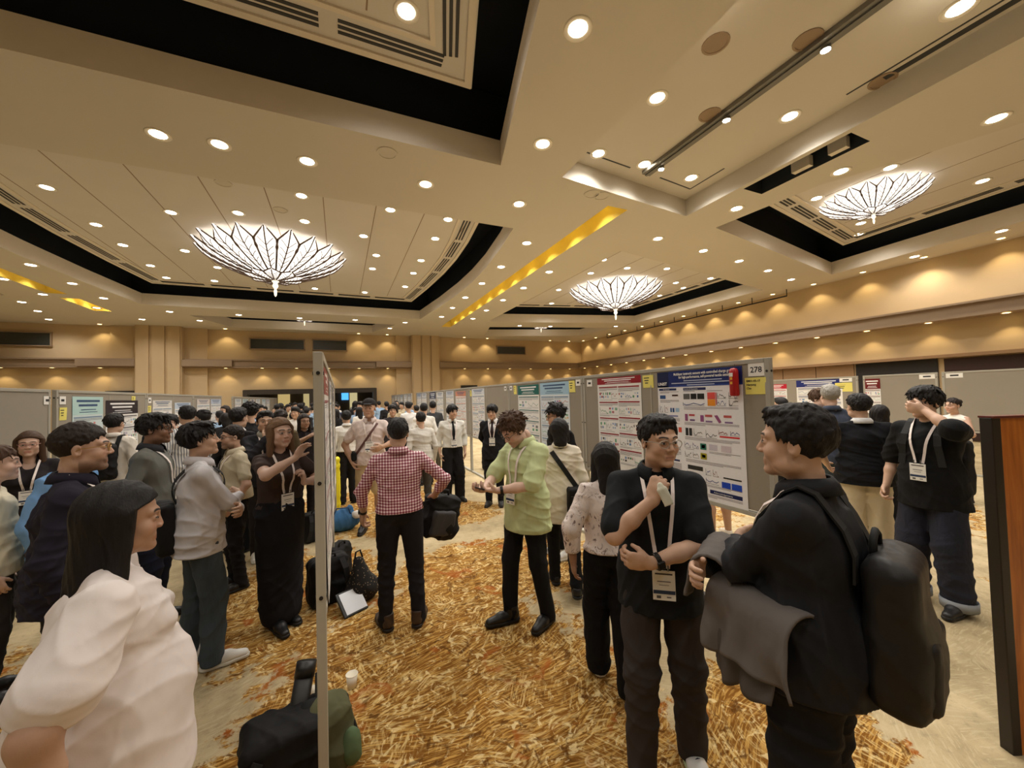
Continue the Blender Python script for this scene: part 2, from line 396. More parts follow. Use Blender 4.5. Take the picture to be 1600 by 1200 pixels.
# right wall with two tiers, ledge, lower wainscot and a dark opening
mb = MB(); mb.box((XW+.3, (YB+YN)/2, 3.0), (.6, YB-YN, 6.4)); wr = struct(mb.build('wall_right', m_wall), 'tan fabric wall with scalloped wall-washer light')
mb = MB(); mb.box((XW-.28, (YB+YN)/2, 4.08), (.56, YB-YN, .32)); mb.box((XW-.33, (YB+YN)/2, 4.27), (.66, YB-YN, .06)); mb.box((XW-.31, (YB+YN)/2, 3.88), (.62, YB-YN, .08)); mb.build('ledge', m_ledge, wr)
mb = MB(); mb.box((XW-.12, (YB+YN)/2, 2.72), (.24, YB-YN, .1)); mb.build('header_rail', m_wallpan, wr)
for y0 in np.arange(8.1, 25, 1.3):
    mb = MB(); mb.box((XW-.03, y0+.65, 1.33), (.05, 1.27, 2.66)); mb.build('wall_panel', m_wallpan, wr)
mb = MB(); mb.box((XW-.02, 6.95, 1.33), (.06, 2.2, 2.66)); mb.build('dark_doorway', m_dark, wr)
mb = MB(); mb.box((XW-.02, .2, 1.33), (.05, 11.0, 2.6)); mb.build('dark_doorway', M('doorway_brown', (48, 24, 18), .6), wr)
# rail of hanging rods under the soffit
rail = MB(); rail.tube([(XW-.7, 10, H-.28), (XW-.7, 22, H-.28)], .03, 6)
for y in np.arange(10, 22.1, 1.5): rail.tube([(XW-.7, y, H), (XW-.7, y, H-.28)], .02, 6)
rail.build('hanging_rail', m_dark, wr)
# back wall
mb = MB(); mb.box(((XW+XL_W)/2, YB+.3, 4.38), (XW-XL_W+2, .6, 3.6))
for xa, xb in ((XL_W-1, -4.85), (2.05, XW+1)): mb.box(((xa+xb)/2, YB+.3, 1.29), (xb-xa, .6, 2.58))
wb = struct(mb.build('wall_back', m_wall), 'tan far wall with pilasters, ledge and doorway')
for xa, xb in ((XL_W, -9.5), (-7.6, 4.35), (6.2, XW)):
    mb = MB(); mb.box(((xa+xb)/2, YB-.22, 4.06), (xb-xa, .44, .3)); mb.box(((xa+xb)/2, YB-.26, 4.25), (xb-xa, .52, .07)); mb.box(((xa+xb)/2, YB-.24, 3.86), (xb-xa, .48, .08))
    for e in (xa, xb):
        if abs(e) < 15: mb.box((e+(1.1 if e == xa else -1.1), YB-.32, 4.06), (2.2, .64, .34))
    mb.build('ledge', m_ledge, wb)
for xa, xb in ((-9.5, -7.6), (4.35, 6.2)):
    mb = MB(); mb.box(((xa+xb)/2, YB-.3, 3.0), (xb-xa, .6, 6.0)); w3 = (xb-xa)/3
    for k in (0, 1, 2): mb.box((xa+w3*(k+.5), YB-.64, 3.0), (w3-.12, .1, 6.0))
    mb.build('pilaster', m_wall, wb)
for xa, xb, xs in ((-10.6, -9.5, 0), (-7.6, -6.6, 0), (3.4, 4.35, 0), (6.2, 7.2, 0)):
    mb = MB(); mb.box(((xa+xb)/2, YB-.1, 3.0), (xb-xa, .2, 6.0)); mb.build('pilaster_return', m_wall, wb)
wins = ((-4.65, -1.9, 4.95, 5.55), (-1.45, .45, 4.95, 5.58), (10.6, 12.9, 4.92, 5.5), (-14.6, -12.8, 4.9, 5.55), (-17.4, -14.8, 4.9, 5.55))
m_glassd = M('booth_glass', (58, 60, 56), .25, var=.1)
for i, (a, b_, z0, z1) in enumerate(wins):
    mb = MB(); mb.box(((a+b_)/2, YB-.02, (z0+z1)/2), (b_-a, .06, z1-z0)); w = struct(mb.build('window_%d' % (i+1), m_glassd), 'dark projection booth window high on the far wall')
    fr = MB()
    for z in (z0, z1): fr.box(((a+b_)/2, YB-.06, z), (b_-a+.08, .1, .05))
    for x in (a, b_): fr.box((x, YB-.06, (z0+z1)/2), (.05, .1, z1-z0))
    fr.build('window_frame', m_ledge, w)
# far doorway and the lobby behind it
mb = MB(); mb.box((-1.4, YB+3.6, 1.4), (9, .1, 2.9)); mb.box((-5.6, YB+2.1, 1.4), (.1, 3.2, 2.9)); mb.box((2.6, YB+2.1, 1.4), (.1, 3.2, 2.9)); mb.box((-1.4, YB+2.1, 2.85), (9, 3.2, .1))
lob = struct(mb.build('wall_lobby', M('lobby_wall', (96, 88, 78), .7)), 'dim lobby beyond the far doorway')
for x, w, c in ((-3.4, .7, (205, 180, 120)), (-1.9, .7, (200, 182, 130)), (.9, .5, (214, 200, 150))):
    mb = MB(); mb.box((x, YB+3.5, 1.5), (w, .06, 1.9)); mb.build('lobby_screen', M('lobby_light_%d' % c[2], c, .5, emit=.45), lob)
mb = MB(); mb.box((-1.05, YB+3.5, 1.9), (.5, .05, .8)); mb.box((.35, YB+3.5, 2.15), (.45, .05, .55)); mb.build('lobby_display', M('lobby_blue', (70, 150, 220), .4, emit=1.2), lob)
dj = MB()
for x in (-4.85, -1.4, -.75, 2.05): dj.box((x, YB-.05, 1.29), (.22 if x in (-4.85, 2.05) else .5, .7, 2.58))
dj.box((-1.4, YB-.05, 2.45), (7.0, .66, .28)); struct(dj.build('door_1', M('door_frame_dark', (56, 48, 40), .5)), 'dark framed double doorway in the far wall')
mb = MB(); mb.box((-9.6, YB-.36, 1.35), (2.2, .1, 2.6)); mb.box((8.4, YB-.06, 1.35), (1.2, .1, 2.62)); struct(mb.build('door_2', m_dark), 'dark side doors in the far wall')
mb = MB(); mb.box((XL_W-.3, (YB+YN)/2, 3.0), (.6, YB-YN, 6.4)); struct(mb.build('wall_left', m_wall))
mb = MB(); mb.box(((XW+XL_W)/2, YN-.3, 3.0), (XW-XL_W+2, .6, 6.4)); struct(mb.build('wall_near', m_wall))

# ================================================================== lights of the hall
ring = MB(); ring.lathe([(.105, 0.0), (.15, -.012), (.165, -.008), (.165, .0)], 20); me_ring = ring.mesh('trim', True); me_ring.materials.append(m_trimring)
le = MB(); le.lathe([(.108, -.004), (.07, -.012), (.001, -.015)], 16); me_lens = le.mesh('lens', True); me_lens.materials.append(m_lens)
def spot(name, energy, size, blend, color, parent, loc, rot=(0, 0, 0), rad=.08):
    key = name+'_%g_%g' % (energy, size)
    d = bpy.data.lights.get(key)
    if d is None:
        d = bpy.data.lights.new(key, 'SPOT'); d.energy = energy; d.spot_size = math.radians(size); d.spot_blend = blend; d.color = color; d.shadow_soft_size = rad
    o = bpy.data.objects.new('lamp', d); COL.objects.link(o); o.parent = parent; o.location = loc; o.rotation_euler = rot
    return o
WARM = (1.0, .96, .90)
def downlight(p, z, label, group, s=1.0):
    r = empty('downlight', (p[0], p[1], z)); tag(r, label, 'ceiling light', group)
    a = obj('trim', me_ring, None, r); b = obj('lens', me_lens, None, r)
    if s != 1: r.scale = (s, s, s)
    spot('down', E_DOWN, 150, .7, WARM, r, (0, 0, -.05), rad=.1)
Z_P = H+.78
soff = [(247, 210), (480, 252), (665, 288), (48, 414), (5, 436), (113, 443), (67, 460), (34, 472), (162, 466), (59, 486), (76, 499), (151, 481), (222, 499), (265, 487), (312, 501), (373, 492), (468, 497), (555, 500), (506, 525), (450, 523), (633, 504), (609, 513), (811, 319), (823, 380), (783, 417), (753, 443), (727, 465), (707, 481), (690, 495), (858, 425), (818, 450), (786, 469), (760, 485), (739, 498), (848, 225), (903, 45), (1500, 12), (1557, 185), (1314, 268), (1151, 326), (1028, 373), (1099, 392), (1155, 408), (1200, 423), (1236, 437), (1243, 454), (1429, 401), (1565, 361), (1175, 472), (1116, 486), (1067, 498), (1021, 508), (860, 510), (812, 509), (962, 510)]
def soff_label(x, y):
    if x > 14.5: return 'round recessed downlight in the soffit strip along the long right-hand wall', 'downlights along the long wall'
    if y > 20.3: return 'round recessed downlight in the soffit strip before the far wall', 'downlights before the far wall'
    if 3.9 < x < 8: return 'round recessed downlight in the soffit beside the gold light slot', 'downlights beside the gold slot'
    if x < -7: return 'round recessed downlight in the soffit on the far side of the curved coffer', 'downlights past the curved coffer'
    if x > 8: return 'round recessed downlight in the soffit between the two four-sided coffers', 'downlights between the four-sided coffers'
    return 'round recessed downlight in the soffit beam before the curved coffer', 'downlights in the soffit beam'
for q in soff:
    pq = onz(*q, H)
    if pq[0] < XW-.55 and pq[1] < YB-.7: downlight(pq, H, *soff_label(pq[0], pq[1]))
rec = [(935, 240), (1007, 257), (1080, 278), (1027, 153), (1121, 1), (1234, 182)]
for q in rec: downlight(onz(*q, H+.4), H+.4, 'round recessed downlight in the raised panel beside the folding-wall track', 'downlights in the raised track panel')
cA = [(73, 293), (150, 351), (267, 332), (372, 333), (476, 346), (568, 369), (680, 373), (588, 399), (658, 407), (192, 383), (289, 392), (235, 415), (260, 434), (340, 418), (335, 439), (492, 451), (582, 420), (646, 427), (633, 448), (570, 457), (700, 343), (610, 328), (471, 306)]
for q in cA: downlight(onz(*q, Z_P), Z_P, 'round downlight in the large curved coffer around its leaf chandelier', 'downlights in the curved coffer')
for q in [(943, 406), (980, 419), (923, 427), (1042, 420), (1056, 442), (1110, 435), (1068, 450), (1031, 462), (999, 473), (873, 453), (862, 474), (822, 468)]:
    downlight(onz(*q, Z_P), Z_P, 'round downlight in the far four-sided coffer around its leaf chandelier', 'downlights in the far four-sided coffer')
for q in [(1535, 283), (1276, 310), (1345, 349), (1342, 366), (1391, 262)]:
    downlight(onz(*q, Z_P), Z_P, 'round downlight in the coffer with the small leaf chandelier', 'downlights in the small chandelier coffer')
downlight(onz(635, 18, Z_P), Z_P, 'single bright downlight in the coffer nearest the folding-wall track', None)
for x, y in [(3.2, 1.0), (3.2, -2), (3.2, -5), (-6.8, 4), (-6.8, 0), (-6.8, -4), (8.6, 0), (8.6, -3), (8.6, -6), (-1.7, 7.4), (-12, 5), (-12, 1), (-12, -4), (-16, 8), (-16, 3), (-16, -3), (-17, 14)]:  # extra downlights added to light the hall, nearly all out of view
    downlight((x, y), H, 'added round recessed downlight in the soffit around the nearest coffer', 'added downlights around the nearest coffer')
for x, y in [(-1.7, 2.5), (-3.2, .5), (0, -.5), (-1.7, -3), (13.5, 0), (13.5, -2.5)]:  # coffer downlights added out of view for more light
    downlight((x, y), Z_P, 'added unseen downlight on the pale panel of a coffer overhead', 'added downlights behind the camera')
# track spotlights beside the folding-wall track
for px, py in ((1290, 76), (1135, 186), (1033, 263)):
    p = onz(px, py, H+.3); r = empty('track_spotlight', (p[0], p[1], H+.4)); tag(r, 'small bright spotlight hanging beside the folding-wall track', 'spotlight', 'track spotlights')
    mb = MB(); mb.tube([(0, 0, 0), (0, 0, -.05)], .015, 8); mb.build('stem', m_track, r)
    mb = MB(); mb.lathe([(.02, -.04), (.055, -.05), (.06, -.12), (.05, -.125)], 16); mb.build('can', m_track, r, True)
    mb = MB(); mb.disc(.055, -.124, 16); mb.build('lens', M('track_lens', (255, 248, 235), .4, emit=40), r)
    spot('track', 90, 110, .6, WARM, r, (0, 0, -.14))
# wall washers: small discs with the scallops they throw
wl = MB(); wl.lathe([(.08, -.004), (.001, -.008)], 12); me_wl = wl.mesh('lens'); me_wl.materials.append(m_washlens)
wt = MB(); wt.lathe([(.08, 0), (.11, -.01), (.12, 0)], 12); me_wt = wt.mesh('trim'); me_wt.materials.append(m_trimring)
YEL = (1.0, .78, .42)
def washer(x, y, z, label, group, e=1.0, size=96):
    r = empty('wall_washer', (x, y, z)); tag(r, label, 'wall light', group)
    obj('trim', me_wt, None, r); obj('lens', me_wl, None, r)
    spot('wash', E_WASH*e, size, .55, YEL, r, (0, 0, -.03), rad=.02)
for y in np.arange(-2.2, 25.5, 1.62):
    washer(XW-.4, y, H, 'wall washer at the soffit edge above the right-hand wall', 'upper washers of the long wall', 1.5, 104)
    washer(XW-.36, y, 3.83, 'small wall washer under the ledge of the long wall', 'lower washers of the long wall', 1.0)
for x in np.arange(-19.5, 17.4, 1.72):
    if -10.7 < x < -6.9 or 3.3 < x < 7.2: continue
    washer(x, YB-.36, 3.82, 'small wall washer under the ledge of the far wall', 'lower washers of the far wall', 1.0)
    if not (-5 < x < 1 or 10.3 < x < 13.2 or x < -12): washer(x, YB-.42, H, 'wall washer at the soffit edge above the far wall', 'upper washers of the far wall', 1.4, 104)
# little lamps inside the gold slots
for x, ys in ((5.62, np.arange(7.6, 22, 1.35)), (-9.12, np.arange(7.6, 19, 1.35)), (-9.12, [20.7, 21.8])):
    for y in ys:
        r = empty('slot_lamp', (x, y, H+.5)); tag(r, 'tiny lamp at the top of the gold ceiling slot', 'ceiling light', 'slot lamps')
        mb = MB(); mb.lathe([(.001, -.03), (.03, -.028), (.035, 0)], 10); mb.build('lens', m_washlens, r)
        spot('slot', 26, 120, .5, (1, .90, .55), r, (0, 0, -.035), rad=.02)

# ---- leaf chandeliers
m_leaf = M('chandelier_glass', (250, 246, 240), .35, emit=E_CHAN, ecol=(255, 247, 236))
m_lead = M('chandelier_lead', (92, 72, 62), .5)
m_cryst = M('crystal', (250, 240, 214), .15, emit=.8, ecol=(255, 240, 210))
def leaf(R, D, r0, r1, half, tip, lob):
    # half: angular half width; surface of revolution bowl r -> z
    def P(u, v, off=0.0):
        r = r0+(r1-r0)*u
        wid = half*(1 if u < .8 else max(.04, 1-((u-.8)/.2)**1.6))
        if u > .7: wid *= 1+.08*math.sin(u*60)
        a = wid*v; rr = r*(1-.035*v*v*(u > .4)) 
        t = rr/R; z = -D*(1-t*t)-.05*math.cos(v*1.4)*(.3+u)+tip*max(0, u-.82)*1.5
        return np.array([rr*math.sin(a), rr*math.cos(a), z-off])
    us = [i/14 for i in range(15)]; vs = [-1, -.6, -.2, .2, .6, 1]
    V = [P(u, v) for u in us for v in vs]; n = len(vs)
    F = [(i*n+j, i*n+j+1, (i+1)*n+j+1, (i+1)*n+j) for i in range(14) for j in range(n-1)]
    me1 = mesh('leaf_panel', V, F, True); me1.materials.append(m_leaf)
    mb = MB()
    for v in (-1, 1): mb.tube([P(u, v, .016) for u in us], .026*R/2, 4)
    mb.tube([P(u, 0, .016) for u in us], .017*R/2, 4)
    for u in (.16, .3, .44, .58, .72):
        for s in (-1, 1): mb.tube([P(u, 0, .014), P(u+.09, s*.42, .014), P(u+.14, s*.72, .014)], .010*R/2, 3)
    me2 = mb.mesh('vein'); me2.materials.append(m_lead)
    return me1, me2
def chandelier_meshes(R):
    D = .36*R
    return leaf(R, D, .30*R, R*1.04, math.pi/20, .25*R, 1), leaf(R, D*1.10, .04*R, .40*R, math.pi/9, .08*R, 1), D
CH = {2.05: chandelier_meshes(2.05), 1.05: chandelier_meshes(1.05)}
def chandelier(x, y, z, R, label):
    r = empty('leaf_chandelier', (x, y, z)); tag(r, label, 'chandelier')
    (o1, o2), (i1, i2), D = CH[R]
    for k in range(20):
        a = 2*math.pi*k/20; p = obj('leaf_panel', o1, None, r, rot=(0, 0, a)); obj('vein', o2, None, p)
    for k in range(9):
        a = 2*math.pi*(k+.5)/9; p = obj('inner_leaf', i1, None, r, rot=(0, 0, a)); obj('vein', i2, None, p)
    s = R/2.05; mb = MB(); zb = -D*1.1
    mb.lathe([(.001, zb-.55*s), (.035*s, zb-.5*s), (.05*s, zb-.36*s), (.03*s, zb-.3*s), (.09*s, zb-.2*s), (.06*s, zb-.1*s), (.16*s, zb+.02*s)], 14); mb.build('finial', m_cryst, r, True)
    mb = MB(); mb.lathe([(.001, .12*R), (.5*R, .12*R), (.52*R, .06*R), (.3*R, .02*R), (.001, .02*R)], 24); mb.build('canopy', m_panel, r, True)
    mb = MB(); mb.tube([(0, 0, .1*R), (0, 0, zb)], .03, 8); mb.build('stem', m_track, r)
chandelier(-1.85, 14.42, Z_P-.16, 2.05, 'large leaf-petal glass chandelier in the curved coffer')
chandelier(11.95, 14.5, Z_P-.16, 2.05, 'leaf-petal glass chandelier in the far four-sided coffer')
chandelier(12.6, 5.1, Z_P-.1, 1.05, 'smaller leaf-petal glass chandelier in the coffer beside the long wall')
chandelier(-1.7, 23.8, Z_P-.1, 1.05, 'tiny far chandelier in the narrow coffer before the doorway')
chandelier(12.3, 22.5, Z_P-.1, 1.05, 'tiny far chandelier in the corner coffer of the hall')
# ================================================================== figure modelling: smooth-blended volumes meshed by surface nets
class Field:
    def __init__(s, lo, hi, h):
        s.h = h; s.lo = np.asarray(lo, np.float32)-3*h
        n = np.ceil((np.asarray(hi)-np.asarray(lo))/h).astype(int)+7
        s.n = n; s.f = np.full(n, .3, np.float32)
        s.ax = [s.lo[i]+h*np.arange(n[i], dtype=np.float32) for i in range(3)]
    def _sl(s, lo, hi, pad):
        out = []
        for i in range(3):
            a = int(max(0, math.floor((lo[i]-pad-s.lo[i])/s.h))); b = int(min(s.n[i], math.ceil((hi[i]+pad-s.lo[i])/s.h)+1))
            if b <= a: return None
            out.append(slice(a, b))
        return tuple(out)
    def op(s, prim, k=.02, mode='u'):
        fn, lo, hi = prim; sl = s._sl(lo, hi, k+3*s.h)
        if sl is None: return s
        X = s.ax[0][sl[0]][:, None, None]; Y = s.ax[1][sl[1]][None, :, None]; Z = s.ax[2][sl[2]][None, None, :]
        d = fn(X, Y, Z).astype(np.float32); f = s.f[sl]
        if mode == 'u':
            h = np.clip(.5+.5*(f-d)/k, 0, 1); s.f[sl] = f*(1-h)+d*h-k*h*(1-h)
        else:
            d = -d if mode == 's' else d
            h = np.clip(.5-.5*(f-d)/k, 0, 1); s.f[sl] = f*(1-h)+d*h+k*h*(1-h)
        return s
    def clip(s, fn, k=.006):   # keep where fn<0
        X = s.ax[0][:, None, None]; Y = s.ax[1][None, :, None]; Z = s.ax[2][None, None, :]
        d = np.broadcast_to(fn(X, Y, Z), s.f.shape); h = np.clip(.5-.5*(s.f-d)/k, 0, 1); s.f = (s.f*(1-h)+d*h+k*h*(1-h)).astype(np.float32)
        return s
    def wrinkle(s, amp, seed, freq=1.0, zs=1.6):
        rs = np.random.RandomState(seed); I = np.nonzero(np.abs(s.f) < .03)
        x, y, z = (s.ax[i][I[i]] for i in range(3)); v = np.zeros(len(x), np.float32)
        w1 = .25*np.sin(7*x+3*z+rs.rand()*6)+.25*np.sin(9*z-5*y+rs.rand()*6)
        base = rs.uniform(-1, 1, 3)
        for i in range(5):
            a = base*(1 if i % 2 else -1)*[1, 1, 1 if i % 2 else -1]+rs.uniform(-.6, .6, 3); a[2] *= zs; a /= np.linalg.norm(a); fr = rs.uniform(16, 42)*freq
            u = np.sin(fr*(a[0]*x+a[1]*y+a[2]*z)+rs.rand()*6+5*w1)
            b = rs.uniform(-1, 1, 3); msk = np.clip(.5+.9*np.sin(9*(b[0]*x+b[1]*y+b[2]*z)+rs.rand()*6), 0, 1)
            v -= ((1-np.abs(u))**1.7*1.9-.6)*msk
        s.f[I] += amp*v/1.6; return s
    def march(s, o, d, t0=0.0, t1=.4, eps=.004):
        # outermost crossing of the surface along a ray
        t = np.arange(t0, t1, s.h*.5); P = np.asarray(o)[None]+np.asarray(d)[None]*t[:, None]
        ix = np.clip(np.round((P-s.lo)/s.h).astype(int), 0, s.n-1); f = s.f[ix[:, 0], ix[:, 1], ix[:, 2]]
        q = np.nonzero(f < 0)[0]
        tt = t[q[-1]]-f[q[-1]] if len(q) else t0
        return np.asarray(o)+np.asarray(d)*(tt+eps)
    def mesh(s):
        f = s.f; ins = f < 0; a = ins[:-1, :-1, :-1]; mixed = np.zeros(a.shape, bool); cnt = np.zeros(a.shape, np.uint8)
        for i in (0, 1):
            for j in (0, 1):
                for k in (0, 1): cnt += ins[i:f.shape[0]-1+i, j:f.shape[1]-1+j, k:f.shape[2]-1+k]
        mixed = (cnt > 0) & (cnt < 8); C = np.argwhere(mixed); idx = np.full(a.shape, -1, np.int64); idx[mixed] = np.arange(len(C))
        if len(C) == 0: return np.zeros((0, 3)), np.zeros((0, 4), int)
        corners = [(i, j, k) for i in (0, 1) for j in (0, 1) for k in (0, 1)]
        val = {c: f[C[:, 0]+c[0], C[:, 1]+c[1], C[:, 2]+c[2]] for c in corners}
        acc = np.zeros((len(C), 3)); n = np.zeros(len(C))
        for c in corners:
            for ax in range(3):
                if c[ax]: continue
                c2 = tuple(1 if q == ax else c[q] for q in range(3)); v0, v1 = val[c], val[c2]
                m = (v0 < 0) != (v1 < 0); t = np.where(m, v0/np.where(m, v0-v1, 1), 0)
                P = np.tile(np.array(c, float), (len(C), 1)); P[:, ax] += t; acc += P*m[:, None]; n += m
        V = s.lo+(C+acc/n[:, None])*s.h; Q = []
        for ax in range(3):
            b, c = [(1, 2), (2, 0), (0, 1)][ax]
            sl0 = [slice(None)]*3; sl1 = [slice(None)]*3; sl0[ax] = slice(0, -1); sl1[ax] = slice(1, None)
            i0, i1 = ins[tuple(sl0)], ins[tuple(sl1)]
            E = np.argwhere(i0 != i1); E = E[(E[:, b] > 0) & (E[:, c] > 0) & (E[:, b] < f.shape[b]-1) & (E[:, c] < f.shape[c]-1)]
            if len(E) == 0: continue
            def g(db, dc):
                q = E.copy(); q[:, b] -= db; q[:, c] -= dc; return idx[q[:, 0], q[:, 1], q[:, 2]]
            q4 = np.stack([g(1, 1), g(0, 1), g(0, 0), g(1, 0)], 1); fl = ~i0[E[:, 0], E[:, 1], E[:, 2]]; q4[fl] = q4[fl][:, ::-1]; Q.append(q4)
        return V, np.concatenate(Q)
def rcone(a, b, ra, rb=None, flat=None):
    a = np.asarray(a, float); b = np.asarray(b, float); rb = ra if rb is None else rb; ba = b-a; l2 = max(ba@ba, 1e-9); R = max(ra, rb)
    def fn(X, Y, Z):
        x, y, z = X-a[0], Y-a[1], Z-a[2]; t = np.clip((x*ba[0]+y*ba[1]+z*ba[2])/l2, 0, 1)
        x = x-ba[0]*t; y = y-ba[1]*t; z = z-ba[2]*t
        if flat is not None:
            n, k = flat; q = (x*n[0]+y*n[1]+z*n[2])*(1/k-1); x = x+n[0]*q; y = y+n[1]*q; z = z+n[2]*q
            return (np.sqrt(x*x+y*y+z*z)-(ra+(rb-ra)*t))*(.5+.5*k)
        return np.sqrt(x*x+y*y+z*z)-(ra+(rb-ra)*t)
    return fn, np.minimum(a, b)-R, np.maximum(a, b)+R
def ell(c, r, Rm=None):
    c = np.asarray(c, float); r = np.asarray(r, float)
    def fn(X, Y, Z):
        x, y, z = X-c[0], Y-c[1], Z-c[2]
        if Rm is not None: x, y, z = (Rm[0, i]*x+Rm[1, i]*y+Rm[2, i]*z for i in range(3))
        x, y, z = x/r[0], y/r[1], z/r[2]; k0 = np.sqrt(x*x+y*y+z*z)+1e-6; k1 = np.sqrt((x/r[0])**2+(y/r[1])**2+(z/r[2])**2)+1e-6
        return k0*(k0-1)/k1
    R = r if Rm is None else np.full(3, r.max()); return fn, c-R, c+R
def rbox(c, r, rad, Rm=None):
    c = np.asarray(c, float); r = np.asarray(r, float)-rad
    def fn(X, Y, Z):
        x, y, z = X-c[0], Y-c[1], Z-c[2]
        if Rm is not None: x, y, z = (Rm[0, i]*x+Rm[1, i]*y+Rm[2, i]*z for i in range(3))
        x, y, z = np.abs(x)-r[0], np.abs(y)-r[1], np.abs(z)-r[2]; o = np.sqrt(np.maximum(x, 0)**2+np.maximum(y, 0)**2+np.maximum(z, 0)**2)
        return o+np.minimum(np.maximum(x, np.maximum(y, z)), 0)-rad
    R = r+rad if Rm is None else np.full(3, np.linalg.norm(r)+rad); return fn, c-R, c+R
def vn(v): v = np.asarray(v, float); return v/(np.linalg.norm(v)+1e-9)
def RX(a): c, s = math.cos(a), math.sin(a); return np.array([[1, 0, 0], [0, c, -s], [0, s, c]])
def RY(a): c, s = math.cos(a), math.sin(a); return np.array([[c, 0, s], [0, 1, 0], [-s, 0, c]])
def RZ(a): c, s = math.cos(a), math.sin(a); return np.array([[c, -s, 0], [s, c, 0], [0, 0, 1]])
def bbox_of(prims, pad=.02):
    return np.min([p[1] for p in prims], 0)-pad, np.max([p[2] for p in prims], 0)+pad
def mesh_prims(prims, h, k=.02, wr=0, seed=0, clips=()):
    lo, hi = bbox_of(prims); F = Field(lo, hi, h)
    for p in prims: F.op(p[:3], p[3] if len(p) > 3 else k, p[4] if len(p) > 4 else 'u')
    if wr: F.wrinkle(wr, seed)
    for c in clips: F.clip(c)
    return F
def npmesh(name, V, Q, col=None, smooth=True):
    me = bpy.data.meshes.new(name); me.vertices.add(len(V)); me.vertices.foreach_set('co', np.asarray(V, np.float32).ravel())
    Q = np.asarray(Q); me.loops.add(Q.size); me.loops.foreach_set('vertex_index', Q.astype(np.int32).ravel())
    me.polygons.add(len(Q)); me.polygons.foreach_set('loop_start', np.arange(0, Q.size, Q.shape[1], dtype=np.int32))
    me.update(calc_edges=True); me.validate()
    if smooth: me.polygons.foreach_set('use_smooth', np.ones(len(me.polygons), bool))
    if col is not None:
        at = me.color_attributes.new('Col', 'FLOAT_COLOR', 'POINT'); at.data.foreach_set('color', np.concatenate([col, np.ones((len(col), 1))], 1).astype(np.float32).ravel())
    return me
# ------------------------------------------------------------------ heads
HEADC = {}
def head_geo(kind, res):
    if (kind, res) in HEADC: return HEADC[kind, res]
    rd = 'r' in kind; fem = kind[0] == 'f'; w = 1.10 if rd else 1.0; j = .88 if fem else 1.0
    if rd: j *= 1.10
    P = [(*ell((0, -.012, .035), (.076*w, .097, .088)), .02), (*ell((0, .022, -.035), (.062*w, .070, .085)), .02),
         (*ell((0, .073, -.099), (.026*j, .022, .019)), .025)]
    for s in (-1, 1):
        P += [(*ell((s*.044*j*w, .012, -.072), (.024, .04, .026)), .025), (*ell((s*.040*w, .056, -.030), (.026, .026, .026)), .02),
              (*rcone((s*.012, .083, .024), (s*.045, .068, .026), .0135 if fem else .0155, .012), .012),
              (*ell((s*.031, .097, .002), (.017, .014, .011)), .014, 's'),
              (*ell((s*.031, .077, .002), (.016, .0135, .012)), .006),
              (*ell((s*.0775*w, -.010, -.006), (.010, .019, .031), RZ(-s*.35)), .008), (*ell((s*.086*w, -.004, -.004), (.006, .009, .017)), .006, 's')]
    P += [(*rcone((0, .086, .014), (0, .105 if not fem else .099, -.026), .0085, .0118 if not fem else .0105), .012), (*ell((-.012, .097, -.031), (.010, .010, .0075)), .006), (*ell((.012, .097, -.031), (.010, .010, .0075)), .006),
          (*rcone((-.019, .083, -.061), (.019, .083, -.061), .0085), .008), (*rcone((-.014, .083, -.0725), (.014, .083, -.0725), .0095), .006),
          (*rcone((-.024, .098, -.0655), (.024, .098, -.0655), .0022), .003, 's'),
          (*rcone((0, -.022, -.06), (0, -.040, -.20), .045 if not fem else .040, .056), .03)]
    F = mesh_prims(P, res); V, Q = F.mesh(); HEADC[kind, res] = (V, Q, F); return HEADC[kind, res]
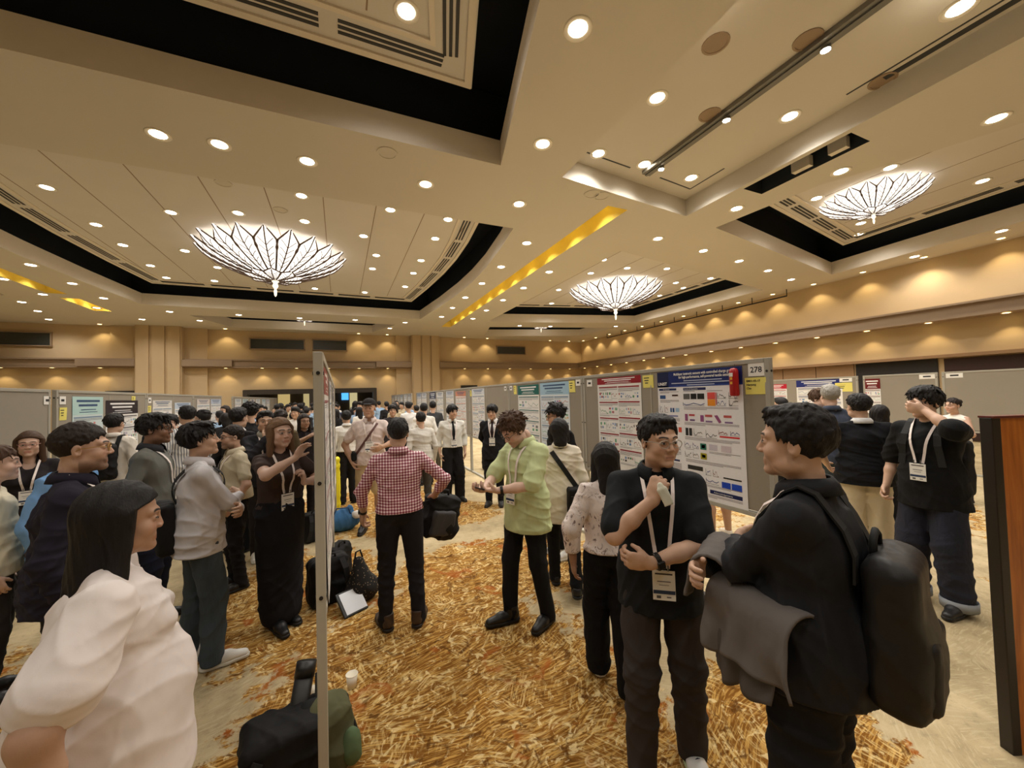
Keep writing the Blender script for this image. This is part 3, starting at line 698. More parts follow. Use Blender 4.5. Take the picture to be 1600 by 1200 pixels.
def head_mesh(kind, res, skin, brow=(.02, .015, .012), lips=.5, beard=0.0, closed=0.0):
    V, Q, F = head_geo(kind, res); x, y, z = V.T; ax = np.abs(x); c = np.tile(np.asarray(skin, float), (len(V), 1))
    def mixc(m, col): c[:] = c*(1-m[:, None])+np.asarray(col)*m[:, None]
    sk = np.asarray(skin)
    mixc(.35*np.exp(-(((ax-.042)/.018)**2+((z+.028)/.018)**2))*(y > .03), sk*np.array([1.1, .72, .66])); mixc(.3*np.exp(-((x/.014)**2+((z+.028)/.012)**2))*(y > .09), sk*np.array([1.08, .74, .68]))
    if beard: mixc(beard*np.clip((-.043-z-.25*(ax-.03))/.02, 0, 1)*(y > -.005)*np.clip((z+.15)/.03, 0, 1), sk*.16)
    if beard: mixc(beard*.9*np.exp(-(((z+.050)/.006)**2))*(ax < .027)*(y > .06), sk*.16)
    zb = .0275+.004*np.sin(np.clip((ax-.012)/.04, 0, 1)*math.pi)-.03*np.clip(ax-.04, 0, 1)
    mixc(np.clip(1.9-np.abs(z-zb)/.0027, 0, 1)*np.clip((ax-.009)/.004, 0, 1)*np.clip((.054-ax)/.006, 0, 1)*(y > .03), brow)
    mixc(np.clip(1.5-np.abs(z+.0665)/.0085, 0, 1)*np.clip((.025-ax)/.005, 0, 1)*(y > .07)*lips, sk*np.array([.85, .42, .40]))
    mixc(np.clip(1.4-np.abs(z+.0655)/.0022, 0, 1)*np.clip((.024-ax)/.004, 0, 1)*(y > .07)*.8, sk*.3)
    mixc(np.exp(-(((ax-.012)/.0035)**2+((z+.036)/.0035)**2))*(y > .09)*.7, sk*.25)
    Vs, Qs, Cs = [V], [Q], [c]
    off = len(V)
    def patch(cx, cz, rx, rz, dep, col, tilt=0):
        nonlocal off
        m = (np.abs(x-cx) < max(.006, res)) & (np.abs(z-cz) < max(.006, res)); yy = y[m].max() if m.any() else .09
        un, vnn = 10, 6; U = []; 
        for i in range(vnn+1):
            ph = math.pi*i/vnn
            for q in range(un): th = 2*math.pi*q/un; U.append((cx+rx*math.sin(ph)*math.cos(th), yy-.001+dep*math.cos(ph)-abs(math.sin(ph)*math.cos(th)*rx)*.25, cz+rz*math.sin(ph)*math.sin(th)+tilt*rx*math.sin(ph)*math.cos(th)))
        fs = [(i*un+q, (i+1)*un+q, (i+1)*un+(q+1) % un, i*un+(q+1) % un) for i in range(vnn) for q in range(un)]
        Vs.append(np.array(U)); Qs.append(np.array(fs)+off); Cs.append(np.tile(np.asarray(col, float), (len(U), 1))); off += len(U)
    if res < .009:
        op = 1-closed
        for s in (-1, 1):
            patch(s*.031, .002, .0135, .0046*op+.0010, .0026, (.55, .50, .45), s*.08)
            patch(s*.031, .0022, .0054, .0046*op+.001, .0040, (.012, .009, .008))
            patch(s*.0315, .0064*op+.001, .0150, .0018, .0046, np.asarray(brow)*1.0, s*.10)
    return np.concatenate(Vs), np.concatenate(Qs), np.concatenate(Cs)
def hair_field(style, res, seed=0, rd=False):
    w = 1.09 if rd else 1.0; P = []; cl = []
    def crop(front=.052, slope=1.5, side=.004, nape=-.075):
        return lambda X, Y, Z: np.maximum((Y-np.maximum(side, front+(Z-.055)*slope))*.55, (nape-.25*(Y+.06)-Z)*.9)
    if style in ('short', 'fade', 'messy', 'fringe', 'swept', 'curly'):
        t = dict(short=.011, fade=.007, messy=.021, fringe=.019, swept=.016, curly=.024)[style]
        P.append((*ell((0, -.016, .040), (.076*w+t*.75, .098+t*.8, .088+t)), .01))
        if style == 'fade': P = [(*ell((0, -.012, .050), (.0765*w+.004, .100, .080+.009)), .01), (*ell((0, -.016, .036), (.079*w, .1, .088)), .01)]
        if style == 'messy' or style == 'curly':
            rs = np.random.RandomState(seed+5)
            for i in range(26):
                a = rs.uniform(0, 2*math.pi); e = rs.uniform(.15, 1.35); d = np.array([math.cos(a)*math.cos(e)*.088, math.sin(a)*math.cos(e)*.11, math.sin(e)*.105])
                P.append((*ell(np.array([0, -.016, .040])+d, (.026, .026, .018)), .012))
        if style == 'swept': P += [(*ell((.025, .045, .112), (.055, .05, .024)), .015)]
        if style == 'short': P += [(*ell((0, .03, .108), (.06, .055, .024)), .015)]
        if style == 'fringe':
            P += [(*ell((0, .035, .085), (.074*w, .066, .05)), .015)]
            for i, s in enumerate((-.055, -.03, -.004, .024, .05)): P.append((*rcone((s*.9, .07-abs(s)*.35, .085), (s*1.06, .098-abs(s)*.55, .036+.006*(i % 2)), .019, .011), .008))
        cl.append(crop(*{'short': (.056, 1.4, .004, -.07), 'fade': (.062, 1.5, -.004, -.055), 'messy': (.075, 1.6, .012, -.085), 'fringe': (.105, 2.2, .012, -.085), 'swept': (.070, 1.7, .008, -.08), 'curly': (.07, 1.6, .012, -.085)}[style]))
    elif style in ('long', 'bob', 'shoulder', 'straight'):
        P.append((*ell((0, -.016, .040), (.090*w, .112, .104)), .01))
        ln = dict(long=-.30, bob=-.105, shoulder=-.20, straight=-.40)[style]
        P += [(*rcone((0, -.055, .02), (0, -.085, ln), .085*w, .07, (np.array([0, 1., 0]), .72)), .04)]
        for s in (-1, 1): P += [(*rcone((s*.070*w, .002, .035), (s*.088*w, -.004 if style != 'bob' else .02, ln*.9), .034, .028), .03)]
        cl.append(lambda X, Y, Z: np.minimum((Y-np.maximum(.030, .075+(Z-.07)*1.7))*.6, np.maximum(Y-.022, np.minimum(.046*w-np.abs(X), 1))*.9) if True else 0)
        P += [(*ell((0, .09, -.045), (.060*w, .075, .105)), .012, 's'), (*rcone((0, .02, -.14), (0, .05, -.5), .062, .07), .02, 's')]
        cl = [lambda X, Y, Z: (Y-np.maximum(.034, .085+(Z-.075)*1.8))*.6+0*X]
    elif style == 'bun':
        P.append((*ell((0, -.016, .040), (.084*w, .105, .097)), .01)); P.append((*ell((0, -.115, .06), (.045, .04, .045)), .012)); cl.append(crop(.060, 1.5, .0, -.06))
    elif style == 'cap':
        P.append((*ell((0, -.014, .036), (.082*w, .104, .092)), .01)); cl.append(crop(.03, 1.2, .004, -.075))
    F = mesh_prims(P, res)
    F.wrinkle(.0022 if style != 'fade' else .001, seed, 2.6, .3)
    for c in cl: F.clip(c, .008)
    if res < .008 and style not in ('cap', 'long', 'bob', 'shoulder', 'straight'):
        rs = np.random.RandomState(seed+3); nt_ = 420 if style in ('short', 'fringe', 'swept', 'messy', 'curly', 'fade') else 90; crown = np.array([0, -.055, .14])
        lng = dict(fade=.008, short=.017, fringe=.036, swept=.034, messy=.034, curly=.026).get(style, .05)
        for i in range(nt_):
            a = rs.uniform(0, 2*math.pi); e = math.asin(rs.uniform(-.35, 1)); u = np.array([math.cos(a)*math.cos(e), math.sin(a)*math.cos(e), math.sin(e)])
            p = F.march(np.array([0, -.016, .04]), u, .05, .16, -.004)
            ix = np.clip(np.round((p-F.lo)/F.h).astype(int), 0, F.n-1)
            if F.f[tuple(ix)] > .004: continue
            if style in ('long', 'bob', 'shoulder', 'straight') and p[1] > .02: continue
            fl = p-crown; fl[2] -= .05+.1*(e < .4); fl = fl-u*(fl@u); fl = vn(fl)+rs.uniform(-.55, .55, 3)*(1.6 if style in ('messy', 'curly') else (.35 if style in ('short', 'fringe', 'swept', 'fade') else .12))+u*rs.uniform(.0, dict(fringe=.13, messy=.35, curly=.5, swept=.2, short=.12, fade=.05).get(style, .03))
            ln = lng*rs.uniform(.6, 1.2); F.op(rcone(p, p+vn(fl)*ln, .0050, .0024), .006)
    return F
def hair_mat(name, c, rough=.5):
    key = 'hair_'+name
    if key in MATS: return MATS[key]
    m, nt, b = nodes_of(key); co = OBJCO(nt); c = lin(c)
    st = NOISE(nt, MAP(nt, co, (160, 160, 14)), 1.0, 3, .6, .6)
    L(nt, MIX(nt, st, tuple(x*.55 for x in c), tuple(min(1, x*1.5) for x in c)), b.inputs['Base Color']); b.inputs['Roughness'].default_value = .62
    b.inputs['Specular IOR Level'].default_value = .3; BUMP(nt, b, st, .6, .005); MATS[key] = m; return m
# ------------------------------------------------------------------ hands
def hand_prims(w, d, n, right, curl=.35, thumb=.4, spread=.1, curls=None, scale=1.0):
    d = vn(d); n = np.asarray(n, float); n = vn(n-d*(n@d)); s = np.cross(d, n) if right else np.cross(n, d)
    S = scale; P = []
    P.append((*rcone(w, w+d*.05*S, .029*S, .036*S, (n, .55)), .015))
    P.append((*rcone(w+d*.045*S+s*.012*S, w+d*.082*S+s*.018*S, .030*S, .026*S, (n, .5)), .012)); P.append((*rcone(w+d*.045*S-s*.012*S, w+d*.078*S-s*.02*S, .030*S, .025*S, (n, .5)), .012))
    for i, (o, ln, st) in enumerate(((.031, .070, .090), (.010, .078, .095), (-.012, .073, .091), (-.032, .057, .082))):
        c = curls[i] if curls else curl; p = w+d*st*S+s*o*S; a = c*.9; dd = d*math.cos(a)+n*math.sin(a)+s*spread*(o/.03)*.5; dd = vn(dd); r = .0098*S if i < 3 else .0086*S
        for j, fr in enumerate((.45, .31, .24)):
            q = p+dd*ln*fr*S; P.append((*rcone(p, q, r, r*.92), .004)); p = q; r *= .92; a += c*(1.15 if j == 0 else .8); dd = vn(d*math.cos(a)+n*math.sin(a)+s*spread*(o/.03)*.3)
    p = w+d*.028*S+s*.028*S; dd = vn(d*.62+s*(.75-thumb*.5)+n*(.25+thumb*.5))
    P.append((*rcone(w+d*.02*S+s*.015*S, p+dd*.02*S, .018*S, .0145*S), .012)); q = p+dd*.042*S; P.append((*rcone(p, q, .0135*S, .0118*S), .006))
    dd2 = vn(dd*.8+d*.35-s*thumb*.35+n*thumb*.3); P.append((*rcone(q, q+dd2*.032*S, .0112*S, .009*S), .004))
    return P
def ik(S, W, l1, l2, pole):
    S = np.asarray(S, float); W = np.asarray(W, float); v = W-S; D = np.linalg.norm(v)
    if D > (l1+l2)*.995: W = S+v/D*(l1+l2)*.995; v = W-S; D = np.linalg.norm(v)
    if D < abs(l1-l2)*1.05+.02: D = abs(l1-l2)*1.05+.02
    u = vn(v); a = (l1*l1-l2*l2+D*D)/(2*D); h = math.sqrt(max(0, l1*l1-a*a)); p = np.asarray(pole, float); p = vn(p-u*(p@u))
    return S+u*a+p*h, W
SKIN = dict(light=(.62, .385, .275), fair=(.70, .46, .35), tan=(.52, .31, .205), brown=(.28, .15, .09), asian=(.62, .39, .27), deep=(.36, .20, .13))
m_skin = vcol('skin', .5, .12)
RES = dict(hi=(.0031, .0040, .0065, .0042), mid=(.0048, .0060, .0095, .0060), lo=(.0090, .0105, .016, .0100))
NPERS = 0
def person(label, loc, face, height=1.75, fem=False, girth=1.0, belly=0.0, bust=0.0, skin='asian', res='mid', kind=None, head=(0, 0, 0), hair='short', hairc='black',
           lean=0, feet=None, arms=None, top=None, bottom=None, shoes=None, lanyard=None, glasses=None, beard=0, coat=None, tie=None, collar=None, hat=None, sw=None, closed=0.0, group=None, watch=None, brow=None, pelvis_drop=0.0, extra=None, lips=.5, only=None):
    """one standing figure: Empty at the feet > body, hair, clothes; face = heading in degrees clockwise from +Y"""
    global NPERS
    NPERS += 1; seed = NPERS*13
    rh, rr, rs_, ra = RES[res]; s = height/1.75; root = empty('person', loc, -math.radians(face)); tag(root, label, 'person', group)
    kind = kind or ('f' if fem else 'm'); sk = SKIN[skin] if isinstance(skin, str) else skin
    g = girth; sw = sw or (.150 if fem else .172)*(1+.45*(g-1)); Ln = math.radians(lean); piv = np.array([0, 0, .98])
    def LB(p): return RX(-Ln)@(np.asarray(p, float)-piv)+piv
    # joints
    SH = {1: LB((sw, -.008, 1.392)), -1: LB((-sw, -.008, 1.392))}; NB = LB((0, -.018, 1.455))
    feet = feet or ((.105, 0, 8), (-.105, 0, -8)); LEG = {}
    for sd, ft in ((1, feet[0]), (-1, feet[1])):
        hip = np.array([sd*.088*(.6+.4*g), 0, .925-pelvis_drop]); an = np.array([ft[0], ft[1]-.03, .085+(ft[3] if len(ft) > 3 else 0)]); kn, an = ik(hip, an, .425, .418, (ft[0]*.6, 1, 0)); LEG[sd] = (hip, kn, an, math.radians(ft[2]))
    ARM = {}
    arms = arms or {}
    for sd in (1, -1):
        a = dict(arms.get('r' if sd == 1 else 'l', {})); W = a.get('w', (sd*(sw+.055+.05*(g-1)), .02, .885)); pole = a.get('pole', (sd*.6, -1, -.2))
        E, W2 = ik(SH[sd], W, .285, .25, pole)
        dflt = vn(W2-E); ARM[sd] = dict(S=SH[sd], E=E, W=W2, d=np.asarray(a.get('d', dflt), float), n=np.asarray(a.get('n', (-sd, .15, 0)), float), curl=a.get('curl', .4), thumb=a.get('thumb', .5), curls=a.get('curls'), spread=a.get('spread', .08), hide=a.get('hide', False))
    def torso(e=0.0, taper=0.0, flare=0.0):
        P = [(*ell((0, -.012, .955), ((.165*g+e+flare), (.115*g+e+flare), .13)), .05), (*ell(LB((0, .0, 1.10)), ((.146*g+e+taper), (.102*g+e+taper), .17)), .06), (*ell(LB((0, -.004, 1.275)), (((.158 if fem else .172)*(.5+.5*g)+e), (.108 if fem else .116)*(.4+.6*g)+e, .165)), .06),
             (*rcone(SH[1]*.80+NB*.2+[0, 0, -.045], SH[-1]*.80+NB*.2+[0, 0, -.045], .056+e*.8), .04), (*rcone(NB+[0, 0, -.012], SH[1]+[0, 0, -.004], .042+e*.5, .044+e*.7), .03), (*rcone(NB+[0, 0, -.012], SH[-1]+[0, 0, -.004], .042+e*.5, .044+e*.7), .03)]
        if belly: P.append((*ell(LB((0, .055+.05*belly, 1.04)), (.135*g+e, .10+.07*belly+e, .15)), .06))
        if bust:
            for q in (-1, 1): P.append((*ell(LB((q*.068, .075+.02*bust, 1.255)), (.066+e*.5, .055+.02*bust+e*.5, .066)), .04))
        return P
    VV, QQ, CCC = [], [], []
    def addb(V, Q, C):
        QQ.append(Q+sum(len(v) for v in VV)); VV.append(V); CCC.append(C)
    # core of the body
    core = torso(-.045)+[(*rcone(NB+[0, -.01, -.06], NB+[0, .01, .06], .048), .03)]
    for sd in (1, -1):
        hip, kn, an, yw = LEG[sd]; core += [(*rcone(hip, kn, .062*(.5+.5*g), .042), .02), (*rcone(kn, an, .042, .030), .02), (*rcone(ARM[sd]['S'], ARM[sd]['E'], .046, .036), .03)]
    V, Q = mesh_prims(core, .02 if res != 'lo' else .028).mesh(); addb(V, Q, np.tile(sk, (len(V), 1)))
    # head
    HR = RZ(-math.radians(head[0]))@RX(math.radians(head[1]))@RY(math.radians(head[2])); ho = NB+HR@np.array([0, .040, .150])+np.array([0, 0, .006])
    V, Q, C = head_mesh(kind, rh, sk, brow or tuple(.4*v for v in lin({'black': (40, 34, 32), 'brown': (90, 62, 42), 'grey': (130, 126, 120)}.get(hairc, (40, 34, 32)))), .8 if fem and lips == .5 else lips, beard, closed)
    addb(V@HR.T+ho, Q, C)
    # arms and hands
    slv = (top or {}).get('sleeve', 'short')
    for sd in (1, -1):
        A = ARM[sd]
        if A['hide']: continue
        S_, E_, W_ = A['S'], A['E'], A['W']; f = 1.0+.5*(g-1)
        st = S_*.55+E_*.45 if slv == 'short' else (E_*.7+W_*.3 if slv == 'rolled' else E_*.25+W_*.75)
        if slv == 'none': st = S_
        P = [(*rcone(E_, E_*.55+W_*.45, .040*f, .037*f), .02), (*rcone(E_*.55+W_*.45, W_, .037*f, .0255*f), .02)] if slv != 'long' else [(*rcone(st, W_, .030, .0255), .02)]
        if slv in ('short', 'none'): P.insert(0, (*rcone(st, E_, .049*f, .041*f), .03))
        if slv == 'rolled': P = P
        P += hand_prims(W_, A['d'], A['n'], sd == 1, A['curl'], A['thumb'], A['spread'], A['curls'], .94 if fem else 1.0)
        V, Q = mesh_prims(P, ra).mesh(); C = np.tile(sk, (len(V), 1)).astype(float)
        addb(V, Q, C)
    bt = bottom or dict(c=(30, 30, 32), kind='trousers'); bk = bt.get('kind', 'trousers')
    if bk == 'shorts':
        for sd in (1, -1):
            hip, kn, an, yw = LEG[sd]; V, Q = mesh_prims([(*rcone(hip*.4+kn*.6, kn, .066, .054), .03), (*rcone(kn, kn*.65+an*.35+[0, -.012, 0], .054, .056), .03), (*rcone(kn*.65+an*.35+[0, -.012, 0], an, .056, .038), .03)], ra*1.3).mesh(); addb(V, Q, np.tile(sk, (len(V), 1)))
    body = obj('body', npmesh('body', np.concatenate(VV)*s, np.concatenate(QQ), np.concatenate(CCC)), m_skin, root)
    # trousers / skirt
    mt = bt.get('mat') or cloth('trousers_%d_%d_%d' % tuple(bt['c']), bt['c'], .9, .25)
    wd = bt.get('wide', 0.0)
    if bk == 'skirt':
        P = [(*ell((0, -.012, .97), (.172*g, .122*g, .12)), .04), (*rcone((0, 0, .95), (0, 0, .14), .192*g, .165, (np.array([0, 1., 0]), .84)), .04)]
    else:
        P = [(*ell((0, -.012, .965), (.160*g, .115*g, .11)), .04)]
        for sd in (1, -1):
            hip, kn, an, yw = LEG[sd]
            P.append((*rcone(hip, kn if bk != 'shorts' else hip*.12+kn*.88, .102*(.4+.6*g), .072+wd+(.02 if bk == 'shorts' else 0)), .03))
            if bk != 'shorts': P.append((*rcone(kn, an+[0, 0, -.035], .071+wd, .058+wd), .02))
        if belly: P.append((*ell((0, .03+.03*belly, .98), (.14*g, .10+.05*belly, .09)), .05))
    zt = bt.get('rise', 1.03); Fp = mesh_prims(P, rs_*1.15, wr=.0055, seed=seed+1, clips=[lambda X, Y, Z: Z-zt, lambda X, Y, Z: .035-Z]); V, Q = Fp.mesh()
    if only != 'top':
        V = V*s; tr = obj('trousers' if bk == 'trousers' else bk, npmesh(bk, V, Q), mt, root)
    if bt.get('cuff'):
        for sd in (1, -1):
            hip, kn, an, yw = LEG[sd]; mb = MB(); mb.lathe([(.066+wd, -.02), (.070+wd, .05), (.074+wd, .05), (.074+wd, -.02), (.066+wd, -.02)], 18, an*s+[0, 0, -.02]); mb.build('cuff', cloth('cuff_denim', (150, 154, 160)), tr, True)
    # shoes
    shoes = shoes or dict(c=(24, 22, 22), sole=(20, 18, 18))
    for sd in (1, -1):
        hip, kn, an, yw = LEG[sd]; R_ = RZ(-yw); z0 = an[2]-.085; o_ = np.array([an[0], an[1]+.03, z0])
        P = [(*rcone((0, -.055, .050), (0, .06, .046), .043, .044), .02), (*rcone((0, .06, .042), (0, .155, .032), .044, .034, (np.array([0, 0, 1.]), .85)), .02), (*rcone((0, -.045, .06), (0, -.035, .105), .043, .046), .02)]
        if shoes.get('boot'): P.append((*rcone((0, -.04, .07), (0, -.035, .13), .048, .052), .02))
        V, Q = mesh_prims(P, max(.007, rs_*.7), clips=[lambda X, Y, Z: .018-Z, lambda X, Y, Z: Z-(.135 if shoes.get('boot') else .095)]).mesh()
        sh = obj('shoe', npmesh('shoe', (V@R_.T+o_)*s, Q), M('shoe_%d_%d_%d' % tuple(shoes['c']), shoes['c'], .45, var=.1), root)
        V, Q = mesh_prims([(*rcone((0, -.058, .016), (0, .06, .016), .047, .048), .01), (*rcone((0, .06, .016), (0, .158, .016), .048, .037), .01)], max(.006, rs_*.6), clips=[lambda X, Y, Z: -Z+.001, lambda X, Y, Z: Z-.028]).mesh()
        obj('sole', npmesh('sole', (V@R_.T+o_)*s, Q), M('sole_%d_%d_%d' % tuple(shoes['sole']), shoes['sole'], .6), sh)
        if shoes.get('lace') and res == 'hi':
            mb = MB()
            for i in range(5):
                y = .03+.02*i; pz = .088-.006*i-.35*max(0, y-.06)
                mb.tube([(o_+R_@np.array(q))*s for q in ((-.022, y, pz), (0, y+.006, pz+.01), (.022, y+.012, pz))], .003, 5)
            mb.build('lace', M('lace_navy', (28, 30, 60), .7), sh)
    # top
    tp = top or dict(c=(240, 240, 240)); e = tp.get('e', .014); hem = tp.get('hem', .86); fl = tp.get('flare', .012)
    P = torso(e, tp.get('loose', .01), fl)
    if hem < .97: P.append((*rcone((0, -.008, 1.0), (0, -.008+.02*belly, hem-.06), .164*g+e+fl, .172*g+e+fl+.01, (np.array([0, 1., 0]), .76+.1*belly)), .04))
    T0 = mesh_prims(P, max(rs_, .012), clips=[lambda X, Y, Z: hem-Z])
    for sd in (1, -1):
        A = ARM[sd]; S_, E_, W_ = A['S'], A['E'], A['W']; f = (1.0+.45*(g-1))*tp.get('sl', 1.0)
        if slv == 'short': t = tp.get('slen', .70); P.append((*rcone(S_, S_*(1-t)+E_*t, .054*f, .064*f), tp.get('slk', .025)))
        elif slv == 'none': pass
        else:
            P.append((*rcone(S_, E_, .054*f, .051*f), .025)); t = .48 if slv == 'rolled' else .97
            P.append((*rcone(E_, E_*(1-t)+W_*t, .051*f, (.047 if slv == 'rolled' else .040)*f), .02))
    lo, hi = bbox_of(P); Ft = Field(lo, hi, rs_)
    for p in P: Ft.op(p[:3], p[3])
    Ft.wrinkle(tp.get('wr', .0060), seed); Ft.clip(lambda X, Y, Z: hem+tp.get('curve', 0)*X*X*8-Z)
    nz = NB[2]+(.012 if not tp.get('low') else -.035); Ft.op((*rcone(NB+[0, .0, .02], NB+[0, .035, .12], .056, .06),), .008, 's')
    if tp.get('low'): Ft.op((*ell(NB+[0, .085, -.02], (.062, .06, .075)),), .01, 's')
    V, Q = Ft.mesh(); mtop = tp.get('mat') or cloth('top_%d_%d_%d' % tuple(tp['c']), tp['c'], tp.get('rough', .85), tp.get('fold', .3))
    topo = obj(tp.get('name', 'shirt'), npmesh('shirt', V*s, Q), mtop, root)
    # open jacket over the shirt front is shown by a lighter inset
    if collar:
        mb = MB(); n = 28; R0, z0_, w = .060, NB[2]+.048, .042; cy = NB[1]+.012
        rings = []
        for t, (rr_, zz) in enumerate(((R0, z0_), (R0+.006, z0_+.004), (R0+.022, z0_-.016), (R0+.032, z0_-w-.006))):
            rg = []
            for i in range(n+1):
                a = math.radians(18)+(2*math.pi-math.radians(36))*i/n; dip = (math.cos(a)*.5+.5)
                rg.append(((rr_*1.02)*math.sin(a), cy+(rr_*1.05)*math.cos(a)+.004*dip, zz-.026*dip**2-(.018*dip**6 if t == 3 else 0)))
            rings.append(rg)
        Vc = [np.array(p)*s for rg in rings for p in rg]; m_ = n+1
        Fc = [(t*m_+i, t*m_+i+1, (t+1)*m_+i+1, (t+1)*m_+i) for t in range(3) for i in range(n)]
        mb.add(Vc, Fc); cb = mb.build('collar', collar if not isinstance(collar, bool) else mtop, topo, True); md = cb.modifiers.new('thick', 'SOLIDIFY'); md.thickness = .004
    def front(x, z, eps=.006, F=T0):
        o = np.array([x, 0, z]); return F.march(o, np.array([0, 1., 0]), -.05, .35, eps)
    def around(a, z, eps=.006):
        return T0.march(np.array([0, NB[1], z]), np.array([math.sin(a), math.cos(a), 0]), 0, .3, eps)
    if tie:
        mb = MB(); zs = np.linspace(NB[2]-.02, 1.04, 12); pts = [front(0, z, .008)*s for z in zs]; Vv = []; Fv = []
        for i, p in enumerate(pts):
            wdt = (.016+.022*i/11)*s if i < 11 else .004; Vv += [p+[-wdt, 0, 0], p+[0, .006, 0], p+[wdt, 0, 0]]
        for i in range(11): Fv += [(i*3, i*3+1, i*3+4, i*3+3), (i*3+1, i*3+2, i*3+5, i*3+4)]
        mb.add(Vv, Fv); k_ = pts[0]; mb.box(k_+[0, .006, -.005], (.036*s, .02*s, .034*s)); mb.build('tie', cloth('tie_%d_%d_%d' % tuple(tie), tie), topo, True)
    if lanyard:
        zb = lanyard.get('z', 1.12); xb = lanyard.get('x', 0.0); c = lanyard.get('c', (238, 226, 220)); mb = MB(); wl_ = .017*s
        for sd in (1, -1):
            pts = []; nr = []
            for a in np.linspace(180, 75, 7):
                an_ = math.radians(a)*sd; z = NB[2]+.028-.03*(1-a/180)*2; rr_ = .066+.02*(1-a/180)
                p = np.array([rr_*math.sin(an_), NB[1]+.008+rr_*math.cos(an_), z]); p2 = T0.march(np.array([p[0], p[1], 1.3]), np.array([0, 0, 1.]), 0, .25, .005); p[2] = max(p[2]-.012, p2[2]); pts.append(p*s); nr.append((math.sin(an_), math.cos(an_), .5))
            x0, z0 = pts[-1][0]/s, pts[-1][2]/s
            for t in np.linspace(.12, 1, 9):
                x = x0*(1-t)+(xb+sd*.022)*t; z = z0*(1-t)+(zb+.02)*t; pts.append(front(x, z, .009)*s); nr.append((sd*.2, 1, .1))
            mb.ribbon(pts, nr, wl_, .002)
        lw = mb.build('lanyard', M('lanyard_%d_%d_%d' % tuple(c), c, .6, var=.12, vscale=30), root)
        bp = front(xb, zb-.05, .016)*s; bw, bh = .098*s, .135*s; mb = MB(); mb.bevbox((0, 0, 0), (bw, .004, bh), .0015)
        bd = mb.build('badge', M('badge_white', (240, 238, 232), .4), lw, loc=bp+[0, .004, 0])
        for (cx, cz, w_, h_, cc) in ((0, .052, .8, .05, (70, 66, 70)), (0, .018, .62, .028, (96, 92, 96)), (0, .002, .45, .02, (140, 136, 136)), (0, -.030, 1.0, .12, (36, 58, 92)), (-.02, -.052, .2, .04, (110, 108, 108)), (.024, -.052, .2, .09, (90, 90, 92))):
            q = MB(); q.box((cx*s, .0026, cz*s), (bw*w_*.96, .0008, bh*h_)); q.build('badge_print', M('ink_%d_%d_%d' % cc, cc, .6), lw, loc=bp+[0, .004, 0])
        for sd in (1, -1): mb = MB(); mb.tube([(sd*.02*s, 0, .095*s), (sd*.02*s, .002, .066*s)], .0035, 6); mb.build('clip', m_track, lw, loc=bp+[0, .004, 0])
    # hair, hat, glasses
    HP = lambda V: (np.asarray(V)@HR.T+ho)*s
    if hair:
        Fh = hair_field(hair, rr, seed, 'r' in kind); V, Q = Fh.mesh(); hc = {'black': (26, 22, 21), 'brown': (74, 52, 36), 'grey': (150, 146, 138), 'darkbrown': (38, 29, 24), 'lightbrown': (112, 84, 60)}[hairc]
        obj('hair', npmesh('hair', HP(V), Q), hair_mat(hairc, hc), root)
    if hat:
        V, Q = mesh_prims([(*ell((0, -.012, .058), (.089, .108, .082)), .01), (*rcone((0, .085, .058), (0, .140, .048), .058, .046, (np.array([0, 0, 1.]), .16)), .01)], rr, clips=[lambda X, Y, Z: .045+.05*(Y > 9)-Z]).mesh()
        obj('cap', npmesh('cap', HP(V), Q), cloth('cap_%d_%d_%d' % tuple(hat), hat), root)
    if glasses:
        mb = MB(); tt = .0019 if res == 'hi' else .0026
        for sd in (1, -1):
            a = np.linspace(0, 2*math.pi, 17); mb.tube([HP((sd*.033+.0235*np.cos(t)*(1 if glasses.get('round') else 1.05), .1015-abs(.0235*np.cos(t)+.012)*.12, .000+.019*np.sin(t))) for t in a], tt*s, 5, cap=False)
            mb.tube([HP(p) for p in ((sd*.058, .096, .006), (sd*.074, .05, .008), (sd*.083, .0, .004), (sd*.083, -.02, -.012))], tt*s, 5)
        mb.tube([HP(p) for p in ((-.010, .1015, .003), (0, .106, .006), (.010, .1015, .003))], tt*s, 5)
        mb.build('glasses', M('glasses_%d_%d_%d' % tuple(glasses['c']), glasses['c'], .3, metal=.5 if glasses['c'][0] > 100 else 0), root)
    if watch:
        A = ARM[watch['sd']]; p = A['W']-vn(A['W']-A['E'])*.03; u = vn(A['W']-A['E']); nn = np.asarray(A['n']); nn = -vn(nn-u*(nn@u)); sd_ = np.cross(u, nn); mb = MB()
        V = []; n = 18
        for o_ in (-.011, .011):
            for rad in (.0315, .035): V += [(p+u*o_+rad*(nn*math.cos(t)*.92+sd_*math.sin(t)*1.05))*s for t in np.linspace(0, 2*math.pi, n, endpoint=False)]
        Fc = []
        for k in range(n):
            k2 = (k+1) % n; Fc += [(k, k2, n+k2, n+k), (2*n+k, 3*n+k, 3*n+k2, 2*n+k2), (n+k, n+k2, 3*n+k2, 3*n+k), (k, 2*n+k, 2*n+k2, k2)]
        mb.add(V, Fc); cpos = (p+nn*.036)*s; mb.bevbox(cpos, (.034*s, .034*s, .012*s), .003, M=np.stack([u, sd_, nn], 1)); mb.build('watch', M('watch_dark', watch.get('c', (44, 42, 40)), .35, metal=.4), root)
    info = dict(root=root, s=s, ARM=ARM, T0=T0, Ft=Ft, NB=NB, SH=SH, HP=HP, front=front, LB=LB, topo=topo, HR=HR, ho=ho, LEG=LEG)
    return info
